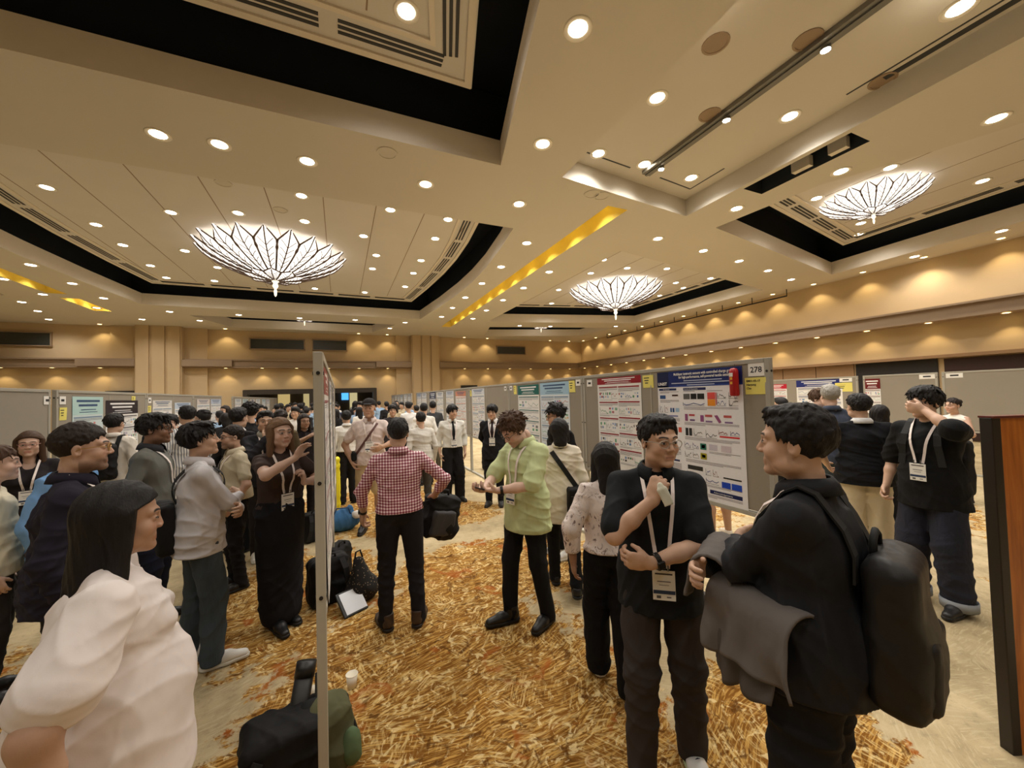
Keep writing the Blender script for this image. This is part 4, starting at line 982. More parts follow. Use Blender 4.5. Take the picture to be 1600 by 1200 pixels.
# ================================================================== poster boards
m_board = M('board_fabric', (150, 142, 128), .95, var=.05, vscale=3, bump=.3, bscale=220)
m_frame = M('board_frame', (168, 164, 152), .5, var=.04)
m_frameA = M('board_frame_pale', (184, 180, 166), .5, var=.05)
m_black = M('black_metal', (28, 27, 26), .5)
m_paper = M('paper_white', (240, 238, 232), .6)
m_yellow = M('sticky_yellow', (238, 226, 120), .7)
m_ink = M('ink_dark', (40, 40, 44), .6)
BT, BB = 2.08, .87
def board(x, y0, length, label, group, side, fm=None, rail=None, cap=True):
    """one free-standing unit along +Y from y0; side = -1 / +1 is the face that carries posters"""
    fm = fm or m_frame; r = empty('poster_board', (x, y0, 0)); tag(r, label, 'poster board', group)
    n = max(1, round(length/1.22)); seg = (length-.04)/n
    for i in range(n):
        mb = MB(); mb.box((0, .02+seg*(i+.5), (BT+BB)/2), (.03, seg-.012, BT-BB-.06)); mb.build('panel', m_board, r)
    for yy in (.02, length-.02):
        mb = MB(); mb.bevbox((0, yy, BT/2), (.042, .04, BT), .004); p = mb.build('post', fm, r)
        for z in (BT-.1, 1.47, .95):
            q = MB(); q.tube([(-.024, yy, z), (.024, yy, z)], .009, 8); q.tube([(0, yy-.024, z), (0, yy, z)], .009, 8); q.build('bolt', m_black, p)
    for z, nm in ((BT-.018, 'top_rail'), (BB, 'bottom_rail')):
        mb = MB(); mb.bevbox((0, length/2, z), (.046, length-.08, .036), .004); mb.build(nm, fm, r)
    for i in range(1, n): mb = MB(); mb.box((side*.016, .02+seg*i, (BT+BB)/2), (.006, .014, BT-BB-.06)); mb.build('joint_strip', fm, r)
    if rail is not False: mb = MB(); mb.bevbox((0, length/2, .02), (.06, length-.02, .036), .006); mb.build('floor_rail', rail or fm, r)
    return r
def text_mesh(txt, size, m, parent, loc, rot=(math.pi/2, 0, 0), align='LEFT', name='lettering', sx=1.0, bold=0.0):
    cu = bpy.data.curves.new('t', 'FONT'); cu.body = txt; cu.size = size; cu.align_x = align; cu.align_y = 'CENTER'; cu.offset = bold; cu.resolution_u = 2; cu.fill_mode = 'FRONT'
    o = bpy.data.objects.new('t', cu); COL.objects.link(o); dg = bpy.context.evaluated_depsgraph_get(); me = bpy.data.meshes.new_from_object(o.evaluated_get(dg)); bpy.data.objects.remove(o); bpy.data.curves.remove(cu)
    me.materials.clear(); q = obj(name, me, m, parent, loc, rot); q.scale = (sx, 1, 1); return q
m_print = None
def print_mat():
    global m_print
    if m_print is None:
        m_print = vcol('poster_print', .35, 0, .4)
    return m_print
class Sheet:
    def __init__(s, w, h, base=(244, 243, 240), curl=0.0, nx=6, nz=10):
        s.w, s.h, s.curl = w, h, curl; s.v = []; s.f = []; s.c = []
        b = lin(base)
        for j in range(nz):
            for i in range(nx): s.rect(i/nx, j/nz, (i+1)/nx, (j+1)/nz, None, 0, b)
    def y(s, u, v, lay): return -.002-.0007*lay-s.curl*(.5*math.sin(u*5+v*3)*.15+max(0, v-.6)**2*1.2*(1+.5*math.sin(u*6)))
    def rect(s, u0, v0, u1, v1, col, lay=1, linc=None):
        if s.curl and linc is None and (u1-u0 > .2 or v1-v0 > .12):
            nu = max(1, math.ceil((u1-u0)/.17)); nv = max(1, math.ceil((v1-v0)/.1))
            for i in range(nu):
                for j in range(nv): s.rect(u0+(u1-u0)*i/nu, v0+(v1-v0)*j/nv, u0+(u1-u0)*(i+1)/nu, v0+(v1-v0)*(j+1)/nv, None, lay, lin(col))
            return
        n = len(s.v); c = linc or lin(col)
        for u, v in ((u0, v0), (u0, v1), (u1, v1), (u1, v0)): s.v.append((u*s.w, s.y(u, v, lay), -v*s.h)); s.c.append(c)
        s.f.append((n, n+1, n+2, n+3))
    def poly(s, pts, col, lay=1):
        n = len(s.v); c = lin(col)
        for u, v in pts: s.v.append((u*s.w, s.y(u, v, lay), -v*s.h)); s.c.append(c)
        s.f.append(tuple(range(n, n+len(pts))))
    def lines(s, u0, v0, u1, n, dv, col=(120, 120, 124), th=.35, rs=None):
        for i in range(n):
            e = u1 if (rs is None or i < n-1) else u0+(u1-u0)*rs.uniform(.4, .9); s.rect(u0, v0+i*dv, e, v0+i*dv+dv*th, col, 1)
    def plot(s, u0, v0, u1, v1, col, rs):
        t = .004; s.rect(u0, v0, u0+t, v1, (120, 120, 120)); s.rect(u0, v1-t*.7, u1, v1, (120, 120, 120)); k = 6; p = [(u0+(u1-u0)*i/k, v1-(v1-v0)*(.1+.8*rs.rand())) for i in range(k+1)]
        for a, b in zip(p[:-1], p[1:]): s.poly([(a[0], a[1]), (a[0], a[1]+.006), (b[0], b[1]+.006), (b[0], b[1])], col, 2)
    def build(s, name, parent=None):
        me = mesh(name, s.v, s.f); at = me.color_attributes.new('Col', 'FLOAT_COLOR', 'POINT'); at.data.foreach_set('color', np.array([(*c, 1) for c in s.c], np.float32).ravel())
        return obj(name, me, print_mat(), parent)
def generic(s, hd, seed, hh=.12, cols=2, fig=None, tint=None):
    rs = np.random.RandomState(seed); fig = fig or [(60, 110, 170), (190, 70, 60), (70, 150, 90), (60, 60, 66), (220, 160, 60), (150, 120, 170)]
    s.rect(0, 0, 1, hh, hd, 1); wt = (250, 250, 250) if sum(hd) < 480 else (60, 90, 130)
    s.rect(.12, hh*.18, .88, hh*.30, wt, 2); s.rect(.18, hh*.42, .80, hh*.54, wt, 2); s.rect(.25, hh*.70, .75, hh*.75, wt, 2); s.rect(.2, hh*.84, .8, hh*.88, wt, 2)
    cw = .94/cols; sec = hd if sum(hd) < 560 else (110, 140, 170)
    for c in range(cols):
        u0 = .03+c*cw+.008; u1 = .03+(c+1)*cw-.008; v = hh+.025
        while v < .93:
            s.rect(u0, v, u1, v+.014, sec, 1); v += .022; k = rs.randint(2, 5); s.lines(u0, v, u1, k, .0095, (136, 136, 142), .4, rs); v += k*.0095+.008
            nf = rs.randint(2, 4); fh = rs.uniform(.05, .10)
            if v+fh > .97: break
            for q in range(nf):
                a = u0+(u1-u0)*q/nf+.008; b = u0+(u1-u0)*(q+1)/nf-.008
                if rs.rand() < .55: s.plot(a, v, b, v+fh, fig[rs.randint(len(fig))], rs)
                else:
                    for gx in range(3):
                        for gy in range(2):
                            if rs.rand() < .75: cc = fig[rs.randint(len(fig))]; tt = rs.uniform(.0, .6); s.rect(a+(b-a)*(gx+.08)/3, v+fh*(gy+.08)/2, a+(b-a)*(gx+rs.uniform(.5, .92))/3, v+fh*(gy+rs.uniform(.5, .92))/2, tuple(int(q+(240-q)*tt) for q in cc), 1)
            v += fh+.012; k = rs.randint(1, 3); s.lines(u0, v, u1, k, .0095, (150, 150, 154), .4, rs); v += k*.0095+.012
    return s
def hang(x, y_left, z_top, side, rootname, label, cat, group=None):
    # side -1: faces -X (viewer's right is -Y); side +1: faces +X
    r = empty(rootname, (x+side*.0175, y_left, z_top), -math.pi/2 if side < 0 else math.pi/2); return tag(r, label, cat, group)
def poster(x, y_left, z_top, side, w, h, hd, seed, label, base=(244, 243, 240), hh=.12, cols=2, curl=.0, group=None, fig=None):
    r = hang(x, y_left, z_top, side, 'research_poster', label, 'poster', group); s = Sheet(w, h, base, curl); generic(s, hd, seed, hh, cols, fig); s.build('printed_sheet', r); return r
def number_tag(x, y, z, side, txt, label, w=.11, h=.085, group=None):
    r = hang(x, y, z, side, 'number_card', label, 'number card', group); mb = MB(); mb.box((w/2, -.002, -h/2), (w, .002, h)); mb.build('card', m_paper, r)
    if txt: text_mesh(txt, h*.62, m_ink, r, (w/2, -.0036, -h*.52), align='CENTER', bold=.0012)
    else: mb = MB(); mb.box((w/2, -.0034, -h*.5), (w*.5, .0006, h*.3)); mb.build('printed_number', m_ink, r)
def sticky(x, y, z, side, lines, label, w=.15, h=.12, group=None):
    r = hang(x, y, z, side, 'sticky_note', label, 'sticky note', group); mb = MB(); mb.box((w/2, -.002, -h/2), (w, .0015, h), M=RX(.03)); mb.build('note', m_yellow, r)
    for i, t in enumerate(lines or []): text_mesh(t, h*.17, m_ink, r, (w*.08, -.0060, -h*(.2+.22*i)), bold=.0006)
    if not lines:
        mb = MB()
        for i in range(3): mb.box((w*.36, -.0042, -h*(.22+.2*i)), (w*(.5-.1*i), .0006, h*.07))
        o = mb.build('handwriting', m_ink, r); o['kind'] = 'stuff'
# ---- the row with board 278
XB = 2.95
for i, (y0, lb) in enumerate(((1.84, 'grey fabric poster board carrying card 278 at the end of its row'), (4.28, 'grey board with the teal and pale blue posters, next in the row after 278'), (6.72, 'grey board mostly bare, behind the man in the black suit'), (9.16, 'grey board with a salmon-headed poster, behind the man with the black tie'), (11.6, 'distant grey board with a navy-headed poster at the far stretch of the 278 row'))):
    board(XB, y0, 2.42, lb, 'boards of the 278 row', -1, rail=m_black if i == 0 else None)
for k, y0 in enumerate((14.04, 17.6, 20.04, 22.48)): board(XB, y0, 2.42, 'far grey board of the 278 row near the doors', 'far boards of the 278 row', -1)
# poster 278
r = hang(XB, 2.955, 2.035, -1, 'research_poster', 'white poster with navy header on tactile sensing, on board 278', 'poster'); s = Sheet(.90, 1.165, (243, 242, 246), 0, 1, 1)
NV = (26, 46, 112); s.rect(0, 0, 1, .128, NV, 1); s.rect(.0, 0, .16, .128, (22, 34, 78), 2); s.rect(0, .118, 1, .128, (40, 70, 150), 2)
s.rect(.02, .138, .26, .156, (24, 38, 92), 1); s.rect(.35, .138, .62, .158, (24, 38, 92), 1); s.rect(.62, .902, .95, .93, (24, 38, 92), 1); s.rect(.0, .72, .27, .735, (24, 38, 92), 1)
rs = np.random.RandomState(4)
for u0, v0, u1, v1, c in ((.35, .185, .43, .228, (96, 96, 96)), (.44, .185, .51, .228, (22, 22, 22)), (.52, .185, .60, .228, (26, 26, 26)), (.635, .178, .72, .228, (226, 84, 78)), (.635, .23, .72, .278, (240, 150, 40)), (.725, .18, .735, .27, (200, 70, 70)),
    (.03, .195, .11, .225, (50, 86, 140)), (.2, .19, .28, .203, (70, 40, 30)), (.17, .30, .19, .335, (44, 84, 140)), (.2, .30, .225, .335, (44, 84, 140)), (.24, .30, .29, .332, (170, 200, 226)),
    (.05, .36, .27, .372, (128, 132, 180)), (.36, .345, .395, .40, (150, 84, 130)), (.41, .345, .48, .36, (190, 80, 90)), (.42, .385, .48, .398, (120, 90, 140)), (.545, .35, .585, .40, (150, 84, 140)), (.60, .345, .68, .362, (196, 90, 90)), (.605, .39, .68, .402, (130, 100, 150)), (.80, .345, .88, .362, (196, 90, 90)), (.81, .39, .89, .402, (130, 100, 150)),
    (.36, .455, .395, .515, (30, 30, 34)), (.405, .455, .44, .515, (40, 40, 44)), (.09, .455, .13, .49, (90, 150, 210)), (.16, .455, .19, .495, (84, 110, 170)), (.27, .455, .31, .495, (226, 92, 70)), (.75, .495, .95, .506, (222, 44, 54)),
    (.53, .565, .60, .612, (50, 130, 110)), (.545, .575, .585, .6, (110, 170, 70)), (.53, .638, .60, .685, (170, 160, 40)), (.545, .65, .585, .672, (120, 150, 50)), (.63, .565, .72, .61, (206, 200, 214)), (.76, .565, .86, .61, (214, 200, 210)),
    (.37, .745, .55, .778, (44, 44, 44)), (.77, .79, .95, .80, (30, 28, 28)), (.75, .825, .84, .868, (30, 70, 190)), (.85, .825, .95, .868, (34, 78, 200)), (.02, .545, .06, .58, (170, 110, 140)), (.17, .55, .195, .565, (220, 100, 110)), (.08, .545, .1, .56, (80, 120, 180))): s.rect(u0, v0, u1, v1, c, 2)
s.poly([(.70, .35), (.735, .345), (.775, .395), (.75, .405)], (150, 80, 130), 2)
for u0, v0, u1, v1 in ((.74, .18, .83, .225), (.74, .235, .83, .278), (.86, .18, .95, .225), (.86, .235, .95, .278), (.46, .455, .56, .515), (.60, .46, .72, .52), (.74, .455, .83, .488), (.86, .455, .95, .488), (.34, .565, .42, .612), (.44, .565, .51, .612), (.34, .64, .42, .685), (.44, .64, .51, .685), (.02, .60, .10, .64), (.12, .60, .20, .64), (.21, .60, .29, .64), (.36, .79, .55, .83), (.58, .75, .64, .80), (.66, .75, .72, .80), (.58, .82, .72, .86), (.02, .28, .07, .34), (.09, .28, .14, .34), (.34, .25, .60, .28), (.04, .50, .12, .52)): s.plot(u0, v0, u1, v1, [(150, 90, 90), (90, 100, 150), (90, 90, 90)][rs.randint(3)], rs)
for u0, v0, u1, n in ((.03, .165, .29, 2), (.35, .165, .60, 1), (.63, .165, .95, 1), (.03, .235, .29, 3), (.35, .288, .95, 3), (.03, .385, .29, 4), (.35, .41, .95, 3), (.03, .425, .29, 2), (.35, .525, .95, 3), (.35, .62, .52, 1), (.63, .62, .95, 2), (.35, .70, .95, 3), (.03, .655, .29, 4), (.03, .75, .29, 8), (.36, .87, .95, 2), (.36, .94, .95, 3)): s.lines(u0, v0, u1, n, .0085, (132, 120, 126), .4, rs)
for q, (a, b) in enumerate(((.36, .80), (.20, .95), (.40, .72))): s.rect(a, .078+q*.017, b, .085+q*.017, (196, 204, 228), 3)
s.build('printed_sheet', r)
for t, z, sz, x0 in (('Multilayer iontronic sensors with controlled charge gradients', -.030, .033, .54), ('for high-performance, self-powered tactile sensing', -.062, .033, .54)): text_mesh(t, sz, m_paper, r, (x0, -.0085, z), align='CENTER', name='title_lettering', sx=.80, bold=.0008 if sz > .03 else 0)
text_mesh('UNIST', .040, m_paper, r, (.015, -.0090, -.118), name='logo_lettering', sx=1.0, bold=.0012)
text_mesh('Introduction', .016, m_paper, r, (.075, -.0085, -.171), name='section_lettering'); text_mesh('Results & Discussions', .017, m_paper, r, (.33, -.0085, -.172), name='section_lettering'); text_mesh('Acknowledgements', .022, m_paper, r, (.60, -.0085, -1.067), name='section_lettering')
number_tag(XB, 2.005, 2.045, -1, '278', 'white card printed 278 at the top corner of its board', .125, .10)
sticky(XB, 2.035, 1.935, -1, ('EM01-05-17', 'Haryung', 'Cho'), 'yellow note with dark writing under card 278', .165, .13)
r = hang(XB, 2.14, 2.02, -1, 'red_pocket', 'slim red cylinder case hanging over the corner of the navy-headed poster', 'case'); r.location.x -= .02
mb = MB(); mb.lathe([(.001, .0), (.022, -.004), (.032, -.022), (.034, -.05), (.034, -.215), (.028, -.225), (.001, -.226)], 18, (.04, -.02, 0)); mb.build('tube', M('red_gloss', (176, 22, 30), .3), r, True)
mb = MB(); mb.box((.04, -.055, -.055), (.03, .001, .03)); mb.build('white_mark', m_paper, r); mb = MB(); mb.tube([(.04, -.012, 0), (.04, -.004, .03)], .002, 5); mb.build('cord', m_black, r)
for z in (-.085, -.12): mb = MB(); mb.box((.04, -.055, z), (.02, .001, .02)); mb.build('gold_mark', M('gold_ink', (220, 170, 60), .4), r)
poster(XB, 3.95, 2.03, -1, .76, 1.09, (150, 30, 44), 11, 'white poster with dark red header beside the navy-headed poster', hh=.075, fig=[(60, 100, 160), (40, 40, 44), (150, 30, 44), (60, 140, 90), (90, 130, 190)])
sticky(XB, 3.16, 2.02, -1, None, 'yellow note between the red-headed and navy-headed posters', .15, .13)
number_tag(XB, 4.17, 2.02, -1, None, 'white number card beside the red-headed poster', .11, .085)
poster(XB, 5.46, 2.03, -1, .86, 1.15, (168, 204, 226), 12, 'pale blue poster hanging next to the teal-headed poster', base=(224, 234, 242), hh=.16)
poster(XB, 6.30, 2.02, -1, .80, 1.12, (24, 104, 100), 13, 'poster with teal header hanging next to the pale blue poster', hh=.15, cols=1, fig=[(60, 130, 90), (90, 120, 160), (70, 150, 110), (120, 120, 124)])
sticky(XB, 4.60, 2.03, -1, None, 'yellow note beside the pale blue poster', .15, .16); sticky(XB, 6.48, 2.03, -1, None, 'yellow note beside the teal-headed poster', .12, .16)
number_tag(XB, 4.43, 2.04, -1, None, 'white number card above the pale blue poster board end', .11, .085); number_tag(XB, 6.66, 2.03, -1, None, 'white number card beside the teal-headed poster', .11, .085); number_tag(XB, 6.93, 2.03, -1, None, 'white number card on the mostly bare board', .11, .085)
poster(XB, 8.95, 2.03, -1, .88, 1.15, (226, 230, 236), 14, 'white poster behind the man in the black suit'); sticky(XB, 9.1, 2.0, -1, None, 'yellow note beside the white poster behind the black suit', .12, .14)
poster(XB, 10.4, 2.0, -1, .95, 1.1, (222, 150, 120), 15, 'poster with salmon header behind the man with the black tie', fig=[(200, 110, 80), (90, 90, 96), (190, 150, 130)]); poster(XB, 11.45, 2.03, -1, .85, 1.1, (214, 220, 230), 16, 'pale grey-headed poster beyond the salmon-headed one')
poster(XB, 12.7, 2.02, -1, .9, 1.15, (238, 238, 236), 17, 'plain white poster beyond the man with the black tie'); poster(XB, 13.75, 2.04, -1, .9, 1.15, (26, 38, 80), 18, 'small-looking navy-headed poster far down the 278 row', hh=.2)
for k, y in enumerate((15.2, 16.2, 18.7, 19.8, 21.1, 22.2, 23.4, 24.6)): poster(XB, y, 2.03, -1, .88, 1.1, [(230, 230, 232), (180, 190, 205), (206, 200, 196)][k % 3], 30+k, 'pale poster far away on the last boards of the 278 row', group='far posters of the 278 row')
# ---- the board seen edge-on
XA = -.09
board(XA, 2.0, 2.42, 'poster board seen edge-on with a pale metal post facing out', 'edge-on boards', 1, fm=m_frameA, rail=False); board(XA, 4.44, 2.42, 'second edge-on board, standing behind the pale metal post', 'edge-on boards', 1, rail=False)
poster(XA, 2.10, 2.02, 1, .92, 1.15, (150, 60, 70), 41, 'curling white poster on the edge-on board by the pale post', curl=.05); poster(XA, 3.2, 2.0, 1, .92, 1.15, (200, 200, 205), 42, 'second curling poster on the edge-on board', curl=.05); poster(XA, 4.7, 1.98, 1, .92, 1.2, (90, 90, 120), 43, 'curling poster on the second edge-on board', curl=.05)
poster(XA, 3.1, 2.0, -1, .92, 1.15, (60, 90, 150), 44, 'poster facing the woman in the brown top on the edge-on board'); poster(XA, 4.25, 2.0, -1, .92, 1.15, (120, 60, 60), 45, 'poster on the hidden face of the edge-on board')
# ---- left row
XLF = -3.2
for i, (y0, lb) in enumerate(((4.1, 'bare grey board behind the smiling woman'), (6.62, 'grey board with a mint poster and a black-headed poster'), (9.06, 'grey board with small white posters beyond the black-headed poster'), (11.5, 'grey board end of the left row near the pilaster'))): board(XLF, y0, 2.42, lb, 'boards of the left row', 1)
for k, y0 in enumerate((15.2, 17.64, 20.08, 22.5)): board(XLF, y0, 2.42, 'far board of the left row behind the crowd', 'far boards of the left row', 1)
poster(XLF, 6.93, 2.0, 1, .72, 1.12, (190, 224, 222), 51, 'mint green poster on the left-hand row of boards', base=(214, 230, 232), hh=.22, cols=1, curl=.03); poster(XLF, 7.72, 1.95, 1, 1.0, 1.1, (46, 40, 48), 52, 'poster with black header beside the mint poster', hh=.2)
number_tag(XLF, 6.40, 2.0, 1, None, 'white number card on the bare left board', .12, .1); number_tag(XLF, 6.68, 2.0, 1, None, 'white number card above the yellow note by the mint poster', .12, .1); sticky(XLF, 6.68, 1.86, 1, None, 'yellow note beside the mint poster', .14, .16); sticky(XLF, 8.5, 2.02, 1, None, 'yellow note at the corner of the black-headed poster', .13, .12)
poster(XLF, 9.3, 1.95, 1, .9, 1.1, (226, 224, 220), 53, 'small white poster past the black-headed poster'); poster(XLF, 10.35, 1.9, 1, .95, 1.1, (206, 220, 236), 54, 'pale blue-striped poster on the left row'); number_tag(XLF, 9.12, 2.0, 1, None, 'number card at the start of the third left board', .12, .1); sticky(XLF, 9.1, 1.85, 1, None, 'yellow note at the start of the third left board', .13, .14)
poster(XLF, 11.75, 1.98, 1, 1.0, 1.1, (224, 214, 208), 55, 'white poster with a blue block at the end of the left row'); poster(XLF, 12.85, 1.98, 1, .95, 1.1, (200, 210, 230), 56, 'last pale poster of the left row')
for k, y in enumerate((15.5, 16.6, 17.9, 19.0, 20.4, 21.5)): poster(XLF, y, 2.0, 1, .9, 1.1, [(226, 228, 226), (196, 214, 214), (216, 206, 200)][k % 3], 60+k, 'far poster on the left row behind the crowd', group='far posters of the left row')
# ---- right-hand row
XR = 11.4
board(XR, -1.2, 2.42, 'bare grey board beside the wooden panel', 'bare right-hand boards', -1); board(XR, 1.24, 2.42, 'bare grey board behind the woman in the white tank top', 'bare right-hand boards', -1); board(XR, 3.72, 1.26, 'short bare grey board behind the man rubbing his eye', None, -1); board(XR, 5.08, 2.42, 'grey board with a navy-headed poster behind the grey-haired man', None, -1); board(XR, 7.54, 2.42, 'grey board farther along behind board 278', None, -1)
poster(XR, 6.45, 2.03, -1, 1.05, 1.15, (40, 52, 120), 71, 'white poster with navy header behind the grey-haired man', hh=.16); poster(XR, 7.42, 1.95, -1, .72, 1.1, (200, 40, 60), 72, 'poster with bright red header far behind board 278', hh=.12); poster(XR, 4.96, 2.0, -1, .3, .8, (110, 30, 34), 73, 'narrow poster strip with a maroon top on the right-hand row', hh=.3, cols=1)
number_tag(XR, 5.45, 2.05, -1, None, 'number card above the yellow note on the right-hand row', .26, .1); sticky(XR, 5.55, 1.93, -1, None, 'large yellow note beside the far navy-headed poster', .36, .22); number_tag(XR, 4.0, 2.05, -1, None, 'number card on the short bare board', .24, .1); number_tag(XR, 3.6, 2.05, -1, None, 'number card on the bare board behind the tank-top woman', .24, .1)
# ================================================================== people
def place(px, depth, top_y):
    p = at_depth(px, depth); return p, CAM_H-(top_y-horizon(px))*depth/F_PX
def tocam(p): return math.degrees(math.atan2(-p[0], -p[1]))
def pers(px, depth, top_y, delta, label, height=None, **kw):
    p, h = place(px, depth, top_y); return person(label, p, tocam(p)+delta, height or h, **kw)
# patterned cloth
def plaid_mat():
    m, nt, b = nodes_of('plaid_shirt'); co = OBJCO(nt); sp = N(nt, 'ShaderNodeSeparateXYZ'); L(nt, co, sp.inputs[0])
    def stripe(ch, f, ph=0.0): return MATH(nt, 'GREATER_THAN', MATH(nt, 'SINE', MATH(nt, 'ADD', MATH(nt, 'MULTIPLY', ch, f), ph)), -.05)
    hx = stripe(sp.outputs[0], 285); hz = stripe(sp.outputs[2], 285); sm = MATH(nt, 'MULTIPLY', MATH(nt, 'ADD', hx, hz), .5)
    L(nt, RAMP(nt, sm, [(0, lin((240, 230, 230))), (.5, lin((190, 126, 138))), (1, lin((112, 40, 56)))]), b.inputs['Base Color']); b.inputs['Roughness'].default_value = .85
    BUMP(nt, b, NOISE(nt, MAP(nt, co, (9, 9, 5)), 1.6, 3, .5, 1.2), .3, .03); return m
def stripe_mat():
    m, nt, b = nodes_of('striped_shirt'); co = OBJCO(nt); sp = N(nt, 'ShaderNodeSeparateXYZ'); L(nt, co, sp.inputs[0])
    st = MATH(nt, 'GREATER_THAN', MATH(nt, 'SINE', MATH(nt, 'MULTIPLY', sp.outputs[0], 240)), .35); L(nt, MIX(nt, st, lin((232, 230, 226)), lin((116, 120, 132))), b.inputs['Base Color']); b.inputs['Roughness'].default_value = .85; return m
def floral_mat():
    m, nt, b = nodes_of('floral_blouse'); co = OBJCO(nt); n = NOISE(nt, MAP(nt, co, (1, 1, .8)), 26, 3, .55, 2.2); n2 = NOISE(nt, co, 9, 2)
    f = MATH(nt, 'MULTIPLY', MATH(nt, 'SUBTRACT', n, .56), 14, clamp=True); f2 = MATH(nt, 'MULTIPLY', MATH(nt, 'SUBTRACT', n2, .40), 8, clamp=True)
    L(nt, MIX(nt, MATH(nt, 'MULTIPLY', f, f2), lin((226, 212, 204)), lin((104, 76, 70))), b.inputs['Base Color']); b.inputs['Roughness'].default_value = .7
    BUMP(nt, b, NOISE(nt, MAP(nt, co, (9, 9, 5)), 1.6, 3, .5, 1.2), .3, .03); return m
def denim_mat(name, c):
    m, nt, b = nodes_of(name); co = OBJCO(nt); c = lin(c); n = NOISE(nt, MAP(nt, co, (14, 14, 3)), 1, 4, .6); L(nt, MIX(nt, n, tuple(x*.45 for x in c), tuple(min(1, x*1.5) for x in c)), b.inputs['Base Color']); b.inputs['Roughness'].default_value = .9
    BUMP(nt, b, NOISE(nt, MAP(nt, co, (9, 9, 5)), 1.6, 3, .5, 1.2), .3, .03); return m
m_plaid, m_stripe, m_floral = plaid_mat(), stripe_mat(), floral_mat()
m_jean, m_jeandk, m_denimj = denim_mat('jeans_washed', (64, 76, 86)), denim_mat('jeans_dark', (30, 32, 48)), denim_mat('denim_jacket', (56, 64, 82))
BLK = (24, 24, 27); WH = dict(c=(232, 230, 224), sole=(226, 226, 220)); BK = dict(c=(24, 22, 22), sole=(16, 15, 15))
# ---- near figures
P1 = pers(172, 1.25, 752, -88, 'woman in a white short-sleeved shirt with long black hair, in profile', fem=True, girth=1.36, bust=.9, belly=.5, sw=.225, kind='fr', skin='tan', res='hi', hair='straight', top=dict(c=(236, 226, 222), hem=.72, e=.02, sl=1.35, slen=.66, slk=.008, flare=.03, wr=.0045, fold=.15), bottom=dict(c=(40, 38, 42)), head=(0, -4, 0),
          arms=dict(r=dict(w=(.37, -.10, .93), pole=(.8, -.6, -.3), d=(0, -.25, -1), n=(-1, 0, 0), curl=.9)), closed=.35)
P2 = pers(118, 2.0, 659, -84, 'bearded man in a navy sweater with thin gold glasses and white lanyard, in profile', skin='light', res='hi', hair='fade', hairc='darkbrown', beard=.62, girth=1.12, glasses=dict(c=(190, 150, 80)), top=dict(c=(34, 31, 44), sleeve='long', e=.02), lanyard=dict(z=1.12), collar=True, bottom=dict(c=(36, 36, 42)))
P2b = pers(110, 2.75, 672, -60, 'person in a light blue shirt mostly hidden behind the navy sweater man', res='mid', hair='short', girth=1.2, top=dict(c=(120, 164, 214), sleeve='long'), bottom=dict(c=(40, 40, 48)))
P3 = pers(47, 3.7, 673, 6, 'smiling woman in a dark cardigan with brown shoulder-length hair', fem=True, girth=1.15, bust=.7, skin='fair', hair='shoulder', hairc='brown', res='mid', top=dict(c=(38, 33, 36), sleeve='long', low=True), lanyard=dict(z=1.15), bottom=dict(c=(40, 38, 40)), glasses=dict(c=(200, 150, 140)))
P4 = pers(-12, 2.5, 694, -85, 'person with pinned-up reddish brown hair and a cream top beside the smiling woman', fem=True, skin='fair', hair='bun', hairc='brown', res='mid', top=dict(c=(228, 218, 192), sleeve='long'), bottom=dict(c=(50, 46, 44)))
P5 = pers(177, 4.9, 645, -150, 'man in a white shirt seen from behind with a black backpack', res='mid', hair='short', top=dict(c=(226, 218, 206), sleeve='long', hem=.86), collar=True, bottom=dict(c=(40, 40, 46)), glasses=dict(c=(40, 38, 38)))
P6 = pers(238, 3.3, 645, -72, 'man in a grey sweater with dark glasses and a white lanyard', skin='brown', res='hi', hair='swept', beard=.25, glasses=dict(c=(34, 30, 28)), girth=1.08, top=dict(c=(106, 106, 100), sleeve='long'), collar=cloth('polo_dark', (50, 50, 54)), lanyard=dict(z=1.14), bottom=dict(c=(34, 38, 56)))
P7 = pers(312, 2.8, 659, -96, 'man in a pale grey shirt and washed jeans with folded arms, looking up', res='hi', hair='swept', head=(4, 8, 0), top=dict(c=(206, 202, 204), sleeve='long', hem=.82, e=.018), collar=True, bottom=dict(c=(60, 70, 80), mat=m_jean, wide=.012), shoes=WH,
          arms=dict(r=dict(w=(-.09, .25, 1.14), pole=(1, .1, -.9), d=(-1, .1, .1), n=(0, -1, 0), curl=.5), l=dict(w=(.10, .22, 1.09), pole=(-1, .1, -.9), d=(1, -.1, 0), n=(0, -1, 0), curl=.5)), feet=((.11, .08, 10), (-.10, -.05, -10)))
P8 = pers(366, 3.95, 663, 76, 'man in a beige polo and black trousers with a trimmed beard and glasses', skin='light', res='hi', hair='fade', hairc='darkbrown', beard=.5, glasses=dict(c=(34, 30, 30)), top=dict(c=(202, 190, 164), sleeve='short', hem=.96, e=.018), collar=True, bottom=dict(c=(28, 26, 28)), shoes=BK, lanyard=dict(z=1.12),
          arms=dict(l=dict(w=(-.22, .10, .92), pole=(-.7, -1, 0), d=(.2, .5, -1), n=(1, 0, 0), curl=.6), r=dict(w=(.2, .12, .95), pole=(.7, -1, 0))))
P9 = pers(293, 5.2, 633, 165, 'tall man in a striped white shirt seen from behind', res='mid', hair='short', top=dict(c=(230, 228, 224), mat=m_stripe, sleeve='long'), collar=True, bottom=dict(c=(40, 40, 46)))
